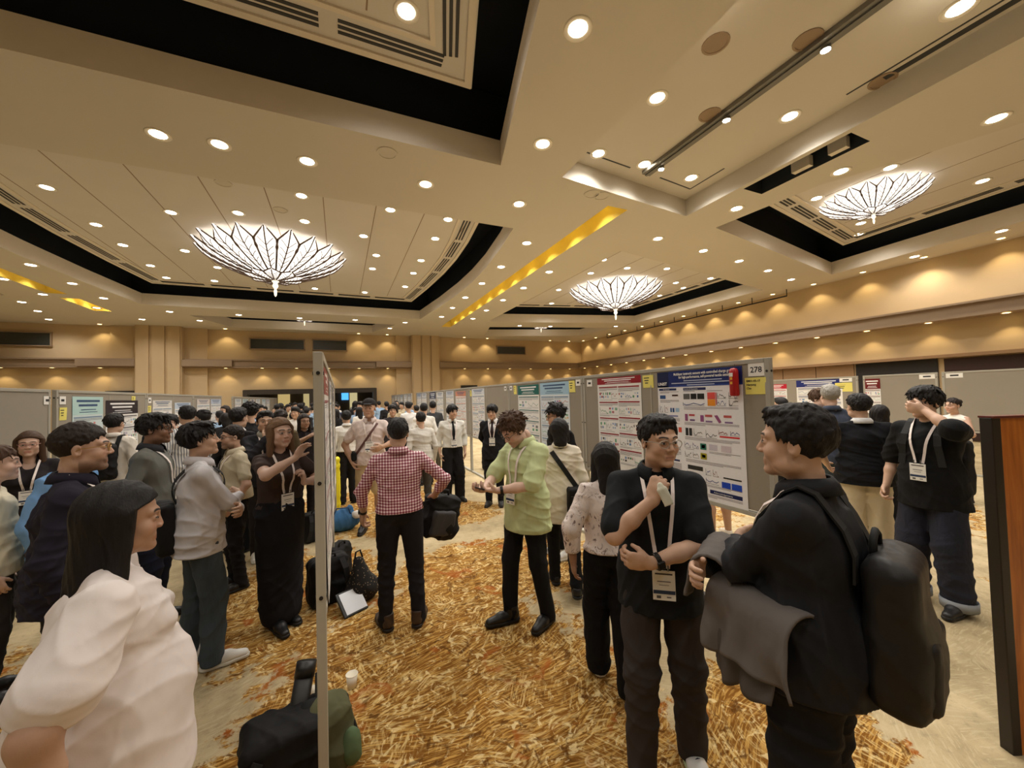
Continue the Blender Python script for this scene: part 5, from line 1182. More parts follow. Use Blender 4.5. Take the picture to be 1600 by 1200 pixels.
P10 = pers(414, 4.7, 641, -6, 'man in a dark jacket over a grey collar holding a hand to his mouth', res='mid', kind='mr', girth=1.12, hair='short', top=dict(c=(36, 35, 40), sleeve='long'), collar=cloth('grey_collar', (150, 146, 134)), lanyard=dict(z=1.1), bottom=dict(c=(38, 32, 32)), shoes=WH,
           arms=dict(r=dict(w=(.02, .20, 1.42), pole=(.8, 0, -1), d=(-.5, -.1, 1), n=(0, -1, 0), curl=1.0)))
P11 = pers(436, 3.28, 652, -22, 'woman in a brown top and long black skirt raising one hand as she explains', fem=True, skin='fair', res='hi', hair='shoulder', hairc='lightbrown', bust=.6, head=(-4, 2, 0), top=dict(c=(66, 52, 47), sleeve='short', hem=1.0, sl=1.0, slen=.55), bottom=dict(c=(27, 26, 29), kind='skirt', rise=1.06), lanyard=dict(z=1.10), feet=((.06, .08, 4), (-.06, -.02, -4)),
           arms=dict(r=dict(w=(-.02, .25, 1.42), pole=(1, .5, -.55), d=(-.55, .1, .85), n=(-.5, .9, 0), curl=.35, spread=.2), l=dict(w=(-.10, .22, 1.20), pole=(-1, 0, -.8), d=(.15, .2, 1), n=(.9, -.3, 0), curl=.9)), shoes=BK)
P12 = pers(577, 5.5, 622, 4, 'man in a dark cap, pale pink shirt and beige shorts', skin='tan', res='mid', hair='cap', hat=(40, 36, 36), top=dict(c=(216, 200, 194), sleeve='short', hem=.88, e=.018), collar=True, bottom=dict(c=(196, 174, 136), kind='shorts'), lanyard=dict(z=1.17), head=(6, 2, 0), closed=.3,
           arms=dict(r=dict(w=(.22, .06, .93), pole=(1, -.5, 0), d=(-.5, .4, -1), curl=.5), l=dict(w=(-.16, .24, 1.12), pole=(-1, -.2, -.6))))
P13 = pers(621, 3.2, 652, 180, 'man in a red and white checked shirt seen from behind', res='hi', hair='short', girth=1.05, top=dict(c=(160, 80, 90), mat=m_plaid, sleeve='rolled', hem=.97, e=.014), collar=m_plaid, bottom=dict(c=(34, 32, 36)), shoes=dict(c=(66, 50, 40), sole=(40, 32, 28), boot=True), skin='tan',
           arms=dict(r=dict(w=(.30, .14, 1.02), pole=(1, -.4, -.4), d=(.2, .9, -.3), n=(-.3, 0, -1), curl=1.0), l=dict(w=(-.30, .16, .92), pole=(-1, -.6, 0), d=(-.1, .4, -1), n=(1, 0, 0), curl=.7)), feet=((.14, .0, 18), (-.13, .02, -22)), watch=dict(sd=-1))
P18 = pers(817, 3.2, 647, 46, 'man in a light green shirt bowed over his phone', height=1.76, skin='fair', res='hi', hair='curly', hairc='brown', beard=.3, glasses=dict(c=(40, 36, 34)), head=(8, -36, 0), closed=.6, top=dict(c=(198, 208, 158), sleeve='short', hem=.76, e=.024, sl=1.18, slen=.92, flare=.02, curve=.0), collar=True, lanyard=dict(z=1.10), bottom=dict(c=(20, 20, 22)), shoes=dict(c=(18, 17, 17), sole=(14, 13, 13), boot=True),
           arms=dict(l=dict(w=(-.05, .34, 1.13), pole=(-1, -.3, -1), d=(.45, .85, .15), n=(.1, -.1, 1), curl=.55, thumb=.9), r=dict(w=(.09, .36, 1.12), pole=(1, -.3, -1), d=(-.35, .85, .1), n=(-.1, -.1, 1), curl=.6, thumb=.9)), watch=dict(sd=-1, c=(24, 22, 22)), feet=((.12, .13, 20), (-.12, -.07, -12)))
P19 = pers(872, 4.5, 630, 58, 'man in a black jacket and glasses reading the pale blue poster', res='mid', hair='messy', glasses=dict(c=(60, 34, 30)), top=dict(c=(22, 22, 25), sleeve='long'), bottom=dict(c=BLK), shoes=WH, head=(10, -8, 0))
P20 = pers(872, 3.75, 653, 172, 'woman in a cream shirt walking away with black hair and a black shoulder bag', fem=True, res='hi', hair='bob', top=dict(c=(226, 216, 198), sleeve='long', hem=.70, e=.026, sl=1.15, flare=.03, curve=.06), collar=True, bottom=dict(c=(20, 20, 22)), feet=((.08, -.28, 5, .05), (-.08, .12, -5)), shoes=BK)
P21 = pers(943, 2.5, 690, 166, 'woman in a floral blouse and black trousers walking away', fem=True, skin='deep', res='hi', hair='shoulder', top=dict(c=(220, 206, 200), mat=m_floral, sleeve='long', hem=.98, e=.02, sl=1.3), bottom=dict(c=(17, 17, 19), wide=.03), feet=((.08, -.12, 5), (-.08, .16, -5)), shoes=dict(c=(200, 204, 212), sole=(226, 226, 222)),
           arms=dict(l=dict(w=(-.27, -.03, .90), pole=(-1, -.6, 0))))
P22 = pers(1019, 1.95, 645, -6, 'man in a black polo with silver glasses, resting his chin on one hand', res='hi', hair='short', head=(-26, -2, 0), glasses=dict(c=(172, 166, 156)), top=dict(c=(25, 28, 31), sleeve='short', hem=.80, e=.018, sl=1.12, slen=.84), collar=True, bottom=dict(c=(58, 52, 50), wide=.012), shoes=dict(c=(228, 226, 222), sole=(206, 220, 176), lace=True),
           arms=dict(r=dict(w=(.035, .200, 1.365), pole=(.75, .25, -1), d=(-.35, -.12, 1), n=(-.55, -.8, .1), curl=1.45, thumb=1.0), l=dict(w=(.06, .255, 1.10), pole=(-1, .1, -.55), d=(1, .1, .12), n=(0, -1, .25), curl=.75, thumb=.8)), lanyard=dict(z=1.02), watch=dict(sd=-1, c=(48, 46, 42)), feet=((.12, .10, 16), (-.13, -.03, -8)))
P23 = pers(1250, 1.36, 629, 104, 'heavyset man in a black shirt with folded arms and a white lanyard', res='hi', kind='mr', girth=1.08, belly=.35, hair='short', head=(-6, 0, 0), top=dict(c=(30, 31, 35), sleeve='long', hem=.86, e=.024, sl=1.08, rough=.7), collar=True, bottom=dict(c=(26, 26, 28), wide=.02), lanyard=dict(z=1.2, c=(236, 220, 212)),
           arms=dict(l=dict(w=(.11, .27, 1.17), pole=(-1, .2, -.8), d=(1, .1, 0), n=(0, -1, 0), curl=.6), r=dict(w=(-.10, .30, 1.13), pole=(1, .2, -.8), d=(-1, .1, 0), n=(0, -1, 0), curl=.6)), shoes=BK)
P24 = pers(1297, 4.75, 600, 158, 'grey-haired man in a dark denim jacket seen from behind', skin='fair', res='mid', hair='short', hairc='grey', girth=1.15, top=dict(c=(56, 64, 82), mat=m_denimj, sleeve='long'), collar=True, bottom=dict(c=(60, 66, 80), mat=m_jean))
P24b = pers(1277, 5.6, 607, -60, 'man in a bright blue shirt with glasses facing the grey-haired man', skin='fair', res='mid', hair='swept', hairc='brown', glasses=dict(c=(120, 50, 40)), top=dict(c=(70, 140, 200), sleeve='long'), bottom=dict(c=(40, 40, 50)))
P25 = pers(1343, 3.9, 614, 168, 'man in a black polo and beige trousers seen from behind', res='hi', kind='mr', girth=1.12, hair='short', head=(-18, 0, 0), glasses=dict(c=(120, 116, 110)), top=dict(c=(20, 21, 26), sleeve='short', hem=.86, e=.022, sl=1.2, slen=.9), collar=cloth('collar_white', (220, 220, 220)), bottom=dict(c=(222, 208, 178), wide=.03), shoes=WH, arms=dict(l=dict(w=(-.26, .18, 1.0), pole=(-1, -.5, -.2)), r=dict(w=(.26, .16, 1.0), pole=(1, -.5, -.2))))
P26 = pers(1446, 3.28, 603, 24, 'man in a black T-shirt and dark cuffed jeans rubbing his eye', res='hi', hair='fringe', head=(10, 2, 0), glasses=dict(c=(60, 56, 54)), top=dict(c=(17, 17, 18), sleeve='short', hem=.78, e=.026, sl=1.25, slen=.92), bottom=dict(c=(32, 34, 52), mat=m_jeandk, wide=.035, cuff=True), shoes=dict(c=(30, 29, 30), sole=(24, 23, 24)), lanyard=dict(z=1.12),
           arms=dict(l=dict(w=(-.06, .17, 1.56), pole=(-1, .35, -.75), d=(.85, .1, .25), n=(.2, -.9, .2), curl=.9), r=dict(w=(.27, .05, .90), curl=.8)), feet=((.14, .04, 25), (-.13, .06, -5)))
P27 = pers(1488, 6.0, 621, 38, 'woman in a white tank top with dark pinned-up hair', fem=True, skin='light', res='mid', hair='bun', hairc='darkbrown', bust=.5, top=dict(c=(236, 230, 220), sleeve='none', hem=.86), bottom=dict(c=(50, 48, 52)), shoes=WH, arms=dict(l=dict(w=(-.10, .25, 1.15), pole=(-1, -.3, -.8)), r=dict(w=(.14, .28, 1.18), pole=(1, -.3, -.8))))
P28 = pers(1114, 4.9, 628, 150, 'person in shorts and pale sneakers mostly hidden behind board 278', skin='tan', res='mid', hair='short', top=dict(c=(60, 60, 66)), bottom=dict(c=(150, 130, 100), kind='shorts'), shoes=dict(c=(206, 196, 180), sole=(226, 220, 210)))
P29 = pers(1220, 6.2, 620, 120, 'dark-haired person just visible behind the heavyset man', res='lo', hair='short', top=dict(c=(60, 70, 90)), bottom=dict(c=BLK))
P30 = pers(1372, 4.9, 632, 150, 'dark-haired woman half hidden behind the man in beige trousers', fem=True, res='mid', hair='shoulder', top=dict(c=(34, 32, 34), sleeve='long'), bottom=dict(c=BLK))
P16 = pers(705, 6.95, 632, -12, 'young man in a pale shirt with a black tie and wide black trousers', res='mid', hair='fringe', head=(-14, 0, 0), top=dict(c=(218, 216, 208), sleeve='rolled', hem=.98, e=.02, sl=1.15), collar=True, tie=(22, 22, 24), bottom=dict(c=(26, 25, 27), wide=.03), lanyard=dict(z=1.10), shoes=BK, feet=((.12, 0, 15), (-.12, .03, -20)))
P17 = pers(769, 6.6, 631, 8, 'young man in a black suit and tie with a white lanyard, hands behind his back', res='mid', hair='fringe', head=(4, -6, 0), top=dict(c=(24, 24, 29), sleeve='long', hem=.80, e=.02, low=True, name='suit_jacket'), collar=cloth('suit_shirt_white', (226, 224, 222)), tie=(44, 30, 32), bottom=dict(c=(24, 24, 28)), lanyard=dict(z=1.16), shoes=BK, arms=dict(r=dict(w=(.10, -.17, .95), pole=(1, -.6, 0)), l=dict(w=(-.10, -.17, .97), pole=(-1, -.6, 0))))
# white shirt front inside the suit
V = [P17['front'](x, z, .0035)*P17['s'] for z, w in ((1.44, .045), (1.36, .04), (1.28, .026), (1.2, .006)) for x in (-w, 0, w)]
obj('shirt_front', mesh('shirt_front', V, [(i*3+j, i*3+j+1, i*3+j+4, i*3+j+3) for i in range(3) for j in range(2)]), cloth('suit_shirt_white', (226, 224, 222)), P17['root'])
P14 = pers(541, 7.0, 641, 172, 'man in a white shirt and black trousers seen from behind beside the yellow bag', res='mid', hair='short', top=dict(c=(228, 224, 216), sleeve='long', hem=.98), collar=True, bottom=dict(c=(28, 26, 28), wide=.02), shoes=BK)
pers(657, 6.4, 643, 165, 'person in a pale grey shirt seen from behind under a black backpack', res='mid', hair='short', top=dict(c=(206, 202, 194), sleeve='long'), bottom=dict(c=(70, 66, 60)))
pers(662, 8.3, 629, 172, 'man in a white shirt seen from behind facing the far posters', res='lo', hair='short', top=dict(c=(226, 222, 214), sleeve='long'), bottom=dict(c=(60, 56, 50)))
pers(676, 9.6, 626, 175, 'man in a charcoal shirt and olive trousers seen from behind', res='lo', hair='short', top=dict(c=(62, 62, 64), sleeve='long'), bottom=dict(c=(88, 82, 66)))
pers(613, 8.6, 632, -4, 'young man in a dark checked shirt facing the hall', res='mid', hair='fringe', top=dict(c=(52, 46, 48), sleeve='long'), bottom=dict(c=(40, 38, 40)))
pers(638, 10, 627, 150, 'dark-haired person in white before the far posters', res='lo', hair='short', top=dict(c=(226, 224, 220), sleeve='long'), bottom=dict(c=BLK))
pers(474, 6.2, 646, -20, 'woman with long dark hair and a dark dress lifting her arm beside the pale post', fem=True, skin='tan', res='mid', hair='shoulder', hairc='darkbrown', top=dict(c=(38, 32, 36), sleeve='short'), bottom=dict(c=(34, 30, 34)), arms=dict(l=dict(w=(-.16, .38, 1.42), pole=(-1, 0, -.7)), r=dict(w=(.05, .34, 1.38), pole=(1, 0, -.8))))
pers(371, 4.9, 636, -140, 'man in a black jacket with a white collar turned toward the crowd', res='mid', hair='short', top=dict(c=(30, 29, 32), sleeve='long'), collar=cloth('collar_white', (220, 220, 220)), bottom=dict(c=BLK))
pers(391, 6.0, 629, 160, 'tall man in a black coat seen from behind', res='mid', hair='messy', top=dict(c=(34, 33, 35), sleeve='long'), bottom=dict(c=BLK))
pers(267, 5.6, 647, 20, 'young man looking aside in front of the pale blue-striped poster', skin='fair', res='mid', hair='swept', top=dict(c=(44, 42, 46), sleeve='long'), bottom=dict(c=BLK))
pers(318, 6.6, 641, 120, 'dark-haired person turned away beside the striped shirt', res='lo', hair='messy', top=dict(c=(70, 66, 70), sleeve='long'), bottom=dict(c=BLK))
pers(352, 7.7, 645, 170, 'person with black hair in a dark top seen from behind among the crowd', fem=True, res='lo', hair='bob', top=dict(c=(40, 38, 40), sleeve='long'), bottom=dict(c=BLK))
pers(437, 5.6, 641, 170, 'person in an olive jacket seen from behind past the brown-topped woman', res='lo', hair='messy', hairc='darkbrown', top=dict(c=(112, 96, 70), sleeve='long'), bottom=dict(c=BLK))
# ---- the packed crowd by the doors: a few bodies, each copied with its parts
def copy_tree(o, parent=None):
    c = o.copy(); COL.objects.link(c); c.parent = parent
    for ch in o.children: copy_tree(ch, c)
    return c
protos = {}
for key, kw in dict(back=dict(hair='short', top=dict(c=(200, 198, 192), sleeve='long')), face=dict(hair='fringe', top=dict(c=(200, 198, 192), sleeve='long')), womanback=dict(fem=True, hair='shoulder', top=dict(c=(200, 198, 192), sleeve='long')), womanface=dict(fem=True, hair='shoulder', hairc='darkbrown', top=dict(c=(200, 198, 192)))).items():
    protos[key] = person('x', (0, 0, 0), 0, 1.72, res='lo', bottom=dict(c=(38, 36, 38)), **kw)['root']
rs = np.random.RandomState(21); used = {}
tones = [('white', (226, 222, 214)), ('black', (30, 29, 31)), ('black', (38, 36, 38)), ('grey', (120, 118, 114)), ('navy', (40, 44, 66)), ('beige', (190, 176, 148)), ('light blue', (150, 176, 204))]
spots = []
for row, y in enumerate(np.arange(8.4, 24.5, 1.15)):
    for x in np.arange(-2.6, 2.5, .8):
        X, Y = x+rs.uniform(-.16, .16), y+rs.uniform(-.22, .22)
        if abs(X-XA) < .45 and Y < 7.5: continue
        if X > -.2 and Y < 11.5: continue
        if X > .6 and X < 2.6 and rs.rand() < .45: continue
        if rs.rand() < (.22 if Y > 10 else .4): continue
        spots.append((X, Y))
keys = list(protos)
for i, (X, Y) in enumerate(spots):
    k = keys[[0, 0, 1, 2, 0, 1, 3][rs.randint(7)]]; nm, c = tones[rs.randint(len(tones))]
    c0 = protos[k]; o = copy_tree(c0) if used.get(k) else c0; used[k] = True
    o.location = (X, Y, 0); back = 'back' in k; hd = tocam((X, Y))+(180 if back else 0)+rs.uniform(-50, 50); o.rotation_euler = (0, 0, -math.radians(hd)); sc = rs.uniform(.93, 1.06); o.scale = (sc, sc, sc)
    tag(o, '%s in a %s top %s in the crowd near the doors' % ('long-haired woman' if 'woman' in k else 'short-haired man', nm, 'seen from behind' if back else 'facing the hall'), 'person', 'crowd near the doors')
    for ch in o.children:
        if ch.name.startswith('shirt'): ch.material_slots[0].link = 'OBJECT'; ch.material_slots[0].material = cloth('top_%d_%d_%d' % c, c)
# ================================================================== bags and small things
m_bag = cloth('bag_black', (24, 23, 24), .75, .3); m_strap = M('strap_black', (18, 18, 18), .8); m_zip = M('zip_grey', (70, 68, 66), .4, metal=.5)
def sdf_obj(name, prims, h, m, parent, wr=0, seed=0, clips=(), loc=None, rot=None):
    V, Q = mesh_prims(prims, h, wr=wr, seed=seed, clips=clips).mesh(); return obj(name, npmesh(name, V, Q), m, parent, loc, rot)
def backpack(loc, rz, w, d, h, label, m=m_bag, seed=1, tilt=(0, 0), straps=True, pocket=True, sag=.0):
    """upright backpack: back panel toward -Y, pocket toward +Y"""
    r = empty('backpack', loc, rz); r.rotation_euler = (tilt[0], tilt[1], rz); tag(r, label, 'backpack')
    sdf_obj('bag_body', [(*rbox((0, 0, h*.48), (w/2, d/2, h*.48), .06), .02), (*ell((0, d*.1, h*.3), (w*.5, d*.6, h*.3)), .04)], .011, m, r, .007, seed, [lambda X, Y, Z: .001-Z])
    if pocket: sdf_obj('front_pocket', [(*rbox((0, d*.5, h*.30), (w*.38, d*.22, h*.24), .035), .02)], .010, m, r, .005, seed+1)
    mb = MB(); mb.tube([(-.045, -d*.3, h*.93), (-.04, -d*.3, h*1.01), (0, -d*.3, h*1.035), (.04, -d*.3, h*1.01), (.045, -d*.3, h*.93)], .010, 8); mb.build('handle', m_strap, r, True)
    mb = MB(); a = np.linspace(-1, 1, 13); mb.tube([(w*.47*t, d*.32+.02*(1-t*t), h*(.93-.33*abs(t)**2.5)) for t in a], .005, 5); mb.build('zipper', m_zip, r)
    if straps:
        for s_ in (-1, 1):
            mb = MB(); pts = [(s_*w*.26, -d*.48, h*.9), (s_*w*.30, -d*.75, h*.72), (s_*w*.34, -d*.8, h*.45), (s_*w*.4, -d*.52, h*.1)]; mb.ribbon(pts, [(0, -1, .2)]*4, .05, .008); mb.build('shoulder_strap', m_strap, r)
    return r
def worn_pack(P, label, w=.30, d=.15, h=.45, m=m_bag, seed=3, z0=.93, drop=.0, dx=0.0, yaw=0.0, loose=.0):
    """backpack on a person's back with straps over the shoulders"""
    s = P['s']; ro = P['root']; r = empty('backpack', ro.location[:]); r.rotation_euler = ro.rotation_euler; tag(r, label, 'backpack')
    yb = P['Ft'].march(np.array([0, 0, 1.2]), np.array([0, -1., 0]), 0, .3, .0)[1]; c = np.array([dx, yb-d/2-.005-loose, z0+h/2])
    R_ = RZ(yaw)
    sdf_obj('bag_body', [(*rbox(c*s, (w/2*s, d/2*s, h/2*s), .05*s, R_), .02), (*ell((c+[0, -d*.2, -h*.15])*s, (w*.48*s, d*.55*s, h*.34*s)), .04)], .010, m, r, .006, seed)
    sdf_obj('front_pocket', [(*rbox((c+R_@np.array([0, -d*.5, -h*.2]))*s, (w*.38*s, d*.2*s, h*.24*s), .03*s, R_), .02)], .010, m, r, .004, seed+1)
    mb = MB(); t = c+[0, d*.3, h*.5]; mb.tube([(t+q)*s for q in ([-.045, 0, -.02], [-.04, 0, .03], [0, 0, .05], [.04, 0, .03], [.045, 0, -.02])], .010, 8); mb.build('handle', m_strap, r, True)
    for sd in (-1, 1):
        x = sd*.098; pts, nr = [], []
        for zz in (1.22, 1.30, 1.37): q = P['Ft'].march(np.array([x, 0, zz]), np.array([0, -1., 0]), 0, .3, .006); pts.append(q*s); nr.append((0, -1, .2))
        for yy in (-.05, -.01, .03): q = P['Ft'].march(np.array([x, yy, 1.25]), np.array([0, 0, 1.]), 0, .3, .006); pts.append(q*s); nr.append((0, yy*6, 1))
        for zz in (1.36, 1.28, 1.2, 1.12): q = P['T0'].march(np.array([x*(1+.25*(1.36-zz)/.24), 0, zz]), np.array([0, 1., 0]), 0, .3, .010); pts.append(q*s); nr.append((0, 1, .1))
        mb = MB(); mb.ribbon(pts, nr, .045*s, .007); mb.build('shoulder_strap', m_strap, r)
    return r
worn_pack(P23, 'large black leather-look backpack worn by the heavyset man', .29, .13, .43, cloth('bag_leather', (22, 21, 21), .5, .25, spec=.4), 5, .88, loose=.0)
worn_pack(P26, 'black backpack worn by the man rubbing his eye', .30, .15, .46, m_bag, 7, .86)
worn_pack(P5, 'black backpack worn by the man in the white shirt before the posters', .29, .14, .44, m_bag, 8, .95)
# diagonal straps and shoulder bags
def cross_strap(P, name, label, cat, x0, x1, z1, m, front=True, w=.03, bag=None):
    s = P['s']; ro = P['root']; r = empty(name, ro.location[:]); r.rotation_euler = ro.rotation_euler; tag(r, label, cat)
    for side in ((1, -1) if front == 'both' else ((1,) if front else (-1,))):
        pts, nr = [], []
        for t in np.linspace(0, 1, 12):
            x = x0*(1-t)+x1*t; z = 1.415*(1-t)+z1*t; q = P['T0'].march(np.array([x, 0, z]), np.array([0, float(side), 0]), -.05, .35, .011); pts.append(q*s); nr.append((0, side, .15))
        mb = MB(); mb.ribbon(pts, nr, w, .004); mb.build('strap', m, r)
    if bag:
        (bx, by, bz), (bw, bd, bh) = bag; sdf_obj('bag_body', [(*rbox((bx*s, by*s, bz*s), (bw/2, bd/2, bh/2), .03), .02)], .009, m_bag, r, .005, 4)
        mb = MB(); mb.box((bx*s, by*s-bd/2-.004, bz*s+bh*.3), (bw*.8, .004, .008)); mb.build('zipper', m_zip, r)
    return r
cross_strap(P7, 'crossbody_bag', 'black crossbody bag slung behind the man in the pale grey shirt', 'bag', .08, -.17, 1.05, m_strap, 'both', .035, bag=((-.05, -.19, 1.02), (.30, .10, .34)))
cross_strap(P20, 'shoulder_bag', 'black shoulder bag on the woman in the cream shirt', 'bag', -.10, .19, .98, m_strap, False, .045, bag=((.17, -.20, .88), (.26, .12, .36)))
cross_strap(P12, 'sling_strap', 'narrow brown sling worn by the man in the cap', 'bag', -.10, .17, 1.02, M('strap_brown', (92, 58, 52), .7), True, .03, bag=((.19, .04, 1.0), (.07, .16, .12)))
# jacket draped over folded arms
def world_pt(P, p): 
    c = P['root'].rotation_euler[2]; q = RZ(c)@(np.asarray(p, float)*P['s']); return q+np.array(P['root'].location[:])
r = empty('draped_jacket', P23['root'].location[:]); r.rotation_euler = P23['root'].rotation_euler; tag(r, 'grey jacket draped over the folded arms of the heavyset man', 'jacket'); s = P23['s']; mj = cloth('jacket_grey', (104, 98, 94), .9, .4)
def drape(name, A, B, up, hang_f, hang_b, m, amp, seed, nu=44, nv=40, rad=.075):
    """cloth laid over the line A-B, hanging down in folds on both sides"""
    A, B = np.asarray(A, float), np.asarray(B, float); e = vn(B-A); nrm = vn(np.array([-e[1], e[0], 0])); rs_ = np.random.RandomState(seed); ph = rs_.rand(6)*6; V = []
    for i in range(nu+1):
        u = i/nu; p = A+(B-A)*u
        for j in range(nv+1):
            v = -1+2*j/nv; hang = hang_f if v > 0 else hang_b; a = min(1, abs(v)/.3); th = a*math.pi/2; y = math.copysign(math.sin(th)*rad, v); z = math.cos(th)*rad-rad
            h = max(0, abs(v)-.3)/.7; z -= h*hang*(1+.10*math.sin(u*5+ph[0])+.05*math.sin(u*13+ph[1])); y *= 1+.25*h
            w = amp*(.25+h)*(math.sin(u*11+ph[2]+h*1.5)+.6*math.sin(u*21+ph[3]-h)+.5*math.sin(u*6+h*5+ph[4])); q = p+nrm*(y+w)+np.array([0, 0, z])+e*(.03*h*math.sin(u*4+ph[5]))
            V.append((q+np.asarray(up))*s)
    o = obj(name, mesh(name, V, [(i*(nv+1)+j, (i+1)*(nv+1)+j, (i+1)*(nv+1)+j+1, i*(nv+1)+j+1) for i in range(nu) for j in range(nv)], True), m, r); md = o.modifiers.new('thickness', 'SOLIDIFY'); md.thickness = .010; md.offset = 1; return o
drape('jacket_fold', (-.26, .08, 1.13), (-.13, .37, 1.13), (.05, -.12, -.01), .15, .10, mj, .012, 3)
drape('jacket_lining', (-.23, .13, 1.11), (-.13, .37, 1.11), (.05, -.12, -.02), .21, .14, cloth('lining_dark', (84, 79, 76)), .010, 8, rad=.062)
drape('jacket_sleeve', (-.17, .35, 1.215), (.08, .40, 1.225), (0, -.09, -.02), .09, .06, mj, .009, 5, 24, 24, .06)
# tissue in the polo man's hand
r = empty('tissue', P22['root'].location[:]); r.rotation_euler = P22['root'].rotation_euler; tag(r, 'crumpled white tissue in the hand of the man in the black polo', 'tissue'); s = P22['s']
W = P22['ARM'][1]['W']; sdf_obj('paper', [(*rbox((W+[-.050, .025, .02])*s, (.024, .008, .042), .006, RY(.35)@RZ(.4)), .01), (*ell((W+[-.030, .02, .07])*s, (.014, .010, .016)), .02)], .0045, M('tissue_paper', (226, 226, 208), .8), r, .004, 2)
# phones
def phone(P, p, label, rot, c=(24, 24, 26), sz=(.075, .15, .009)):
    r = empty('smartphone', world_pt(P, p)); r.rotation_euler = (0, 0, P['root'].rotation_euler[2]); tag(r, label, 'phone'); mb = MB(); mb.bevbox((0, 0, 0), sz, .003, M=rot); mb.build('case', M('phone_%d_%d_%d' % c, c, .3), r)
    mb = MB(); n = rot@np.array([0, 0, sz[2]/2+.0005]); mb.box(n, (sz[0]*.9, sz[1]*.93, .0006), M=rot); mb.build('screen', M('phone_screen', (30, 34, 44), .1), r)
phone(P18, (.02, .455, 1.155), 'dark phone held by the man in the green shirt', RX(.35)@RZ(.9))
phone(P1, (.36, -.125, .835), 'pink phone held by the woman in the white shirt', RX(.25)@RY(1.35)@RZ(1.57), (226, 60, 96))
# bag in the checked-shirt man's hand
r = empty('backpack', world_pt(P13, (.36, .27, .80))); r.rotation_euler = (0.1, .25, P13['root'].rotation_euler[2]+.5); tag(r, 'black backpack held open at the side of the checked-shirt man', 'backpack')
sdf_obj('bag_body', [(*rbox((0, 0, 0), (.17, .09, .19), .05), .02), (*ell((.05, -.02, -.08), (.15, .12, .13)), .04)], .010, m_bag, r, .009, 3); sdf_obj('front_pocket', [(*rbox((-.02, -.10, -.04), (.12, .03, .11), .025), .02)], .010, M('bag_panel', (58, 56, 58), .7), r, .005, 4)
mb = MB(); mb.tube([(-.05, 0, .17), (-.03, 0, .23), (.03, 0, .23), (.05, 0, .17)], .010, 8); mb.build('handle', m_strap, r, True)
mb = MB(); mb.ribbon([(-.15, -.02, .12), (-.28, -.04, .10), (-.40, -.02, .12)], [(0, -1, .2)]*3, .035, .005); mb.build('shoulder_strap', m_strap, r)
# bags on the carpet
def g(px, py): return onz(px, py, 0)
backpack(g(513, 940), .4, .34, .20, .44, 'plain black backpack on the carpet beside the long black skirt', seed=11, pocket=True)
backpack(g(528, 905), .9, .30, .18, .38, 'second plain black backpack leaning behind the pale post', seed=12, straps=False)
def dotted():
    m, nt, b = nodes_of('bag_dotted'); co = OBJCO(nt); vo = N(nt, 'ShaderNodeTexVoronoi'); vo.inputs['Scale'].default_value = 42; L(nt, co, vo.inputs['Vector']); f = MATH(nt, 'LESS_THAN', vo.outputs['Distance'], .22); L(nt, MIX(nt, MATH(nt, 'MULTIPLY', f, .6), lin((22, 20, 20)), lin((170, 150, 120))), b.inputs['Base Color']); b.inputs['Roughness'].default_value = .8; return m
p = g(564, 938); r = empty('drawstring_bag', p, .3); tag(r, 'black drawstring bag with tiny pale dots on the carpet', 'bag')
sdf_obj('bag_body', [(*rcone((0, 0, .12), (-.02, 0, .36), .14, .05, (np.array([0, 1., 0]), .7)), .03), (*ell((.05, 0, .10), (.13, .10, .11)), .04)], .010, dotted(), r, .010, 5, [lambda X, Y, Z: .002-Z]); mb = MB(); mb.tube([(-.05, 0, .38), (-.04, 0, .45), (.0, 0, .46), (.02, 0, .39)], .008, 6); mb.build('cord', m_strap, r, True)
p = g(556, 958); r = empty('tablet', (p[0], p[1], .002), .5); tag(r, 'white tablet in a dark case lying in front of the dotted bag', 'tablet'); R_ = RX(.75); mb = MB(); mb.bevbox(R_@np.array([0, .10, .012]), (.22, .22, .018), .006, M=R_); mb.build('case', m_black, r); mb = MB(); mb.box(R_@np.array([.01, .10, .023]), (.19, .19, .003), M=R_); mb.build('sheet', M('tablet_white', (226, 230, 236), .3), r)
p = g(448, 1225); r = empty('tote_backpack', p, .2); tag(r, 'black backpack topped by an olive jacket at the foot of the pale post', 'backpack')
sdf_obj('bag_body', [(*rbox((0, 0, .16), (.19, .13, .16), .06), .03), (*ell((-.12, -.06, .10), (.10, .10, .10)), .03)], .009, m_bag, r, .010, 8, [lambda X, Y, Z: .002-Z]); mb = MB(); mb.ribbon([(-.12, -.13, .26), (-.2, -.17, .16), (-.22, -.15, .05)], [(0, -1, .2)]*3, .045, .008); mb.build('shoulder_strap', m_strap, r)
r2 = empty('jacket', (p[0]+.12, p[1]+.02, .0), .2); tag(r2, 'bundled olive and black jacket lying on the bag by the pale post', 'jacket'); sdf_obj('olive_body', [(*ell((.06, -.02, .22), (.12, .11, .13)), .03), (*ell((.10, -.06, .10), (.10, .09, .10)), .03)], .009, cloth('olive', (88, 88, 62)), r2, .010, 9, [lambda X, Y, Z: .002-Z]); sdf_obj('black_sleeve', [(*rcone((-.02, .02, .29), (.12, .0, .28), .05, .042), .03), (*rcone((.12, 0, .28), (.17, -.03, .12), .042, .038), .03)], .008, cloth('sleeve_black', (30, 30, 30)), r2, .007, 10); sdf_obj('green_lining', [(*ell((.15, -.13, .13), (.045, .05, .09)), .02)], .008, cloth('lining_green', (92, 112, 80)), r2, .004, 11)
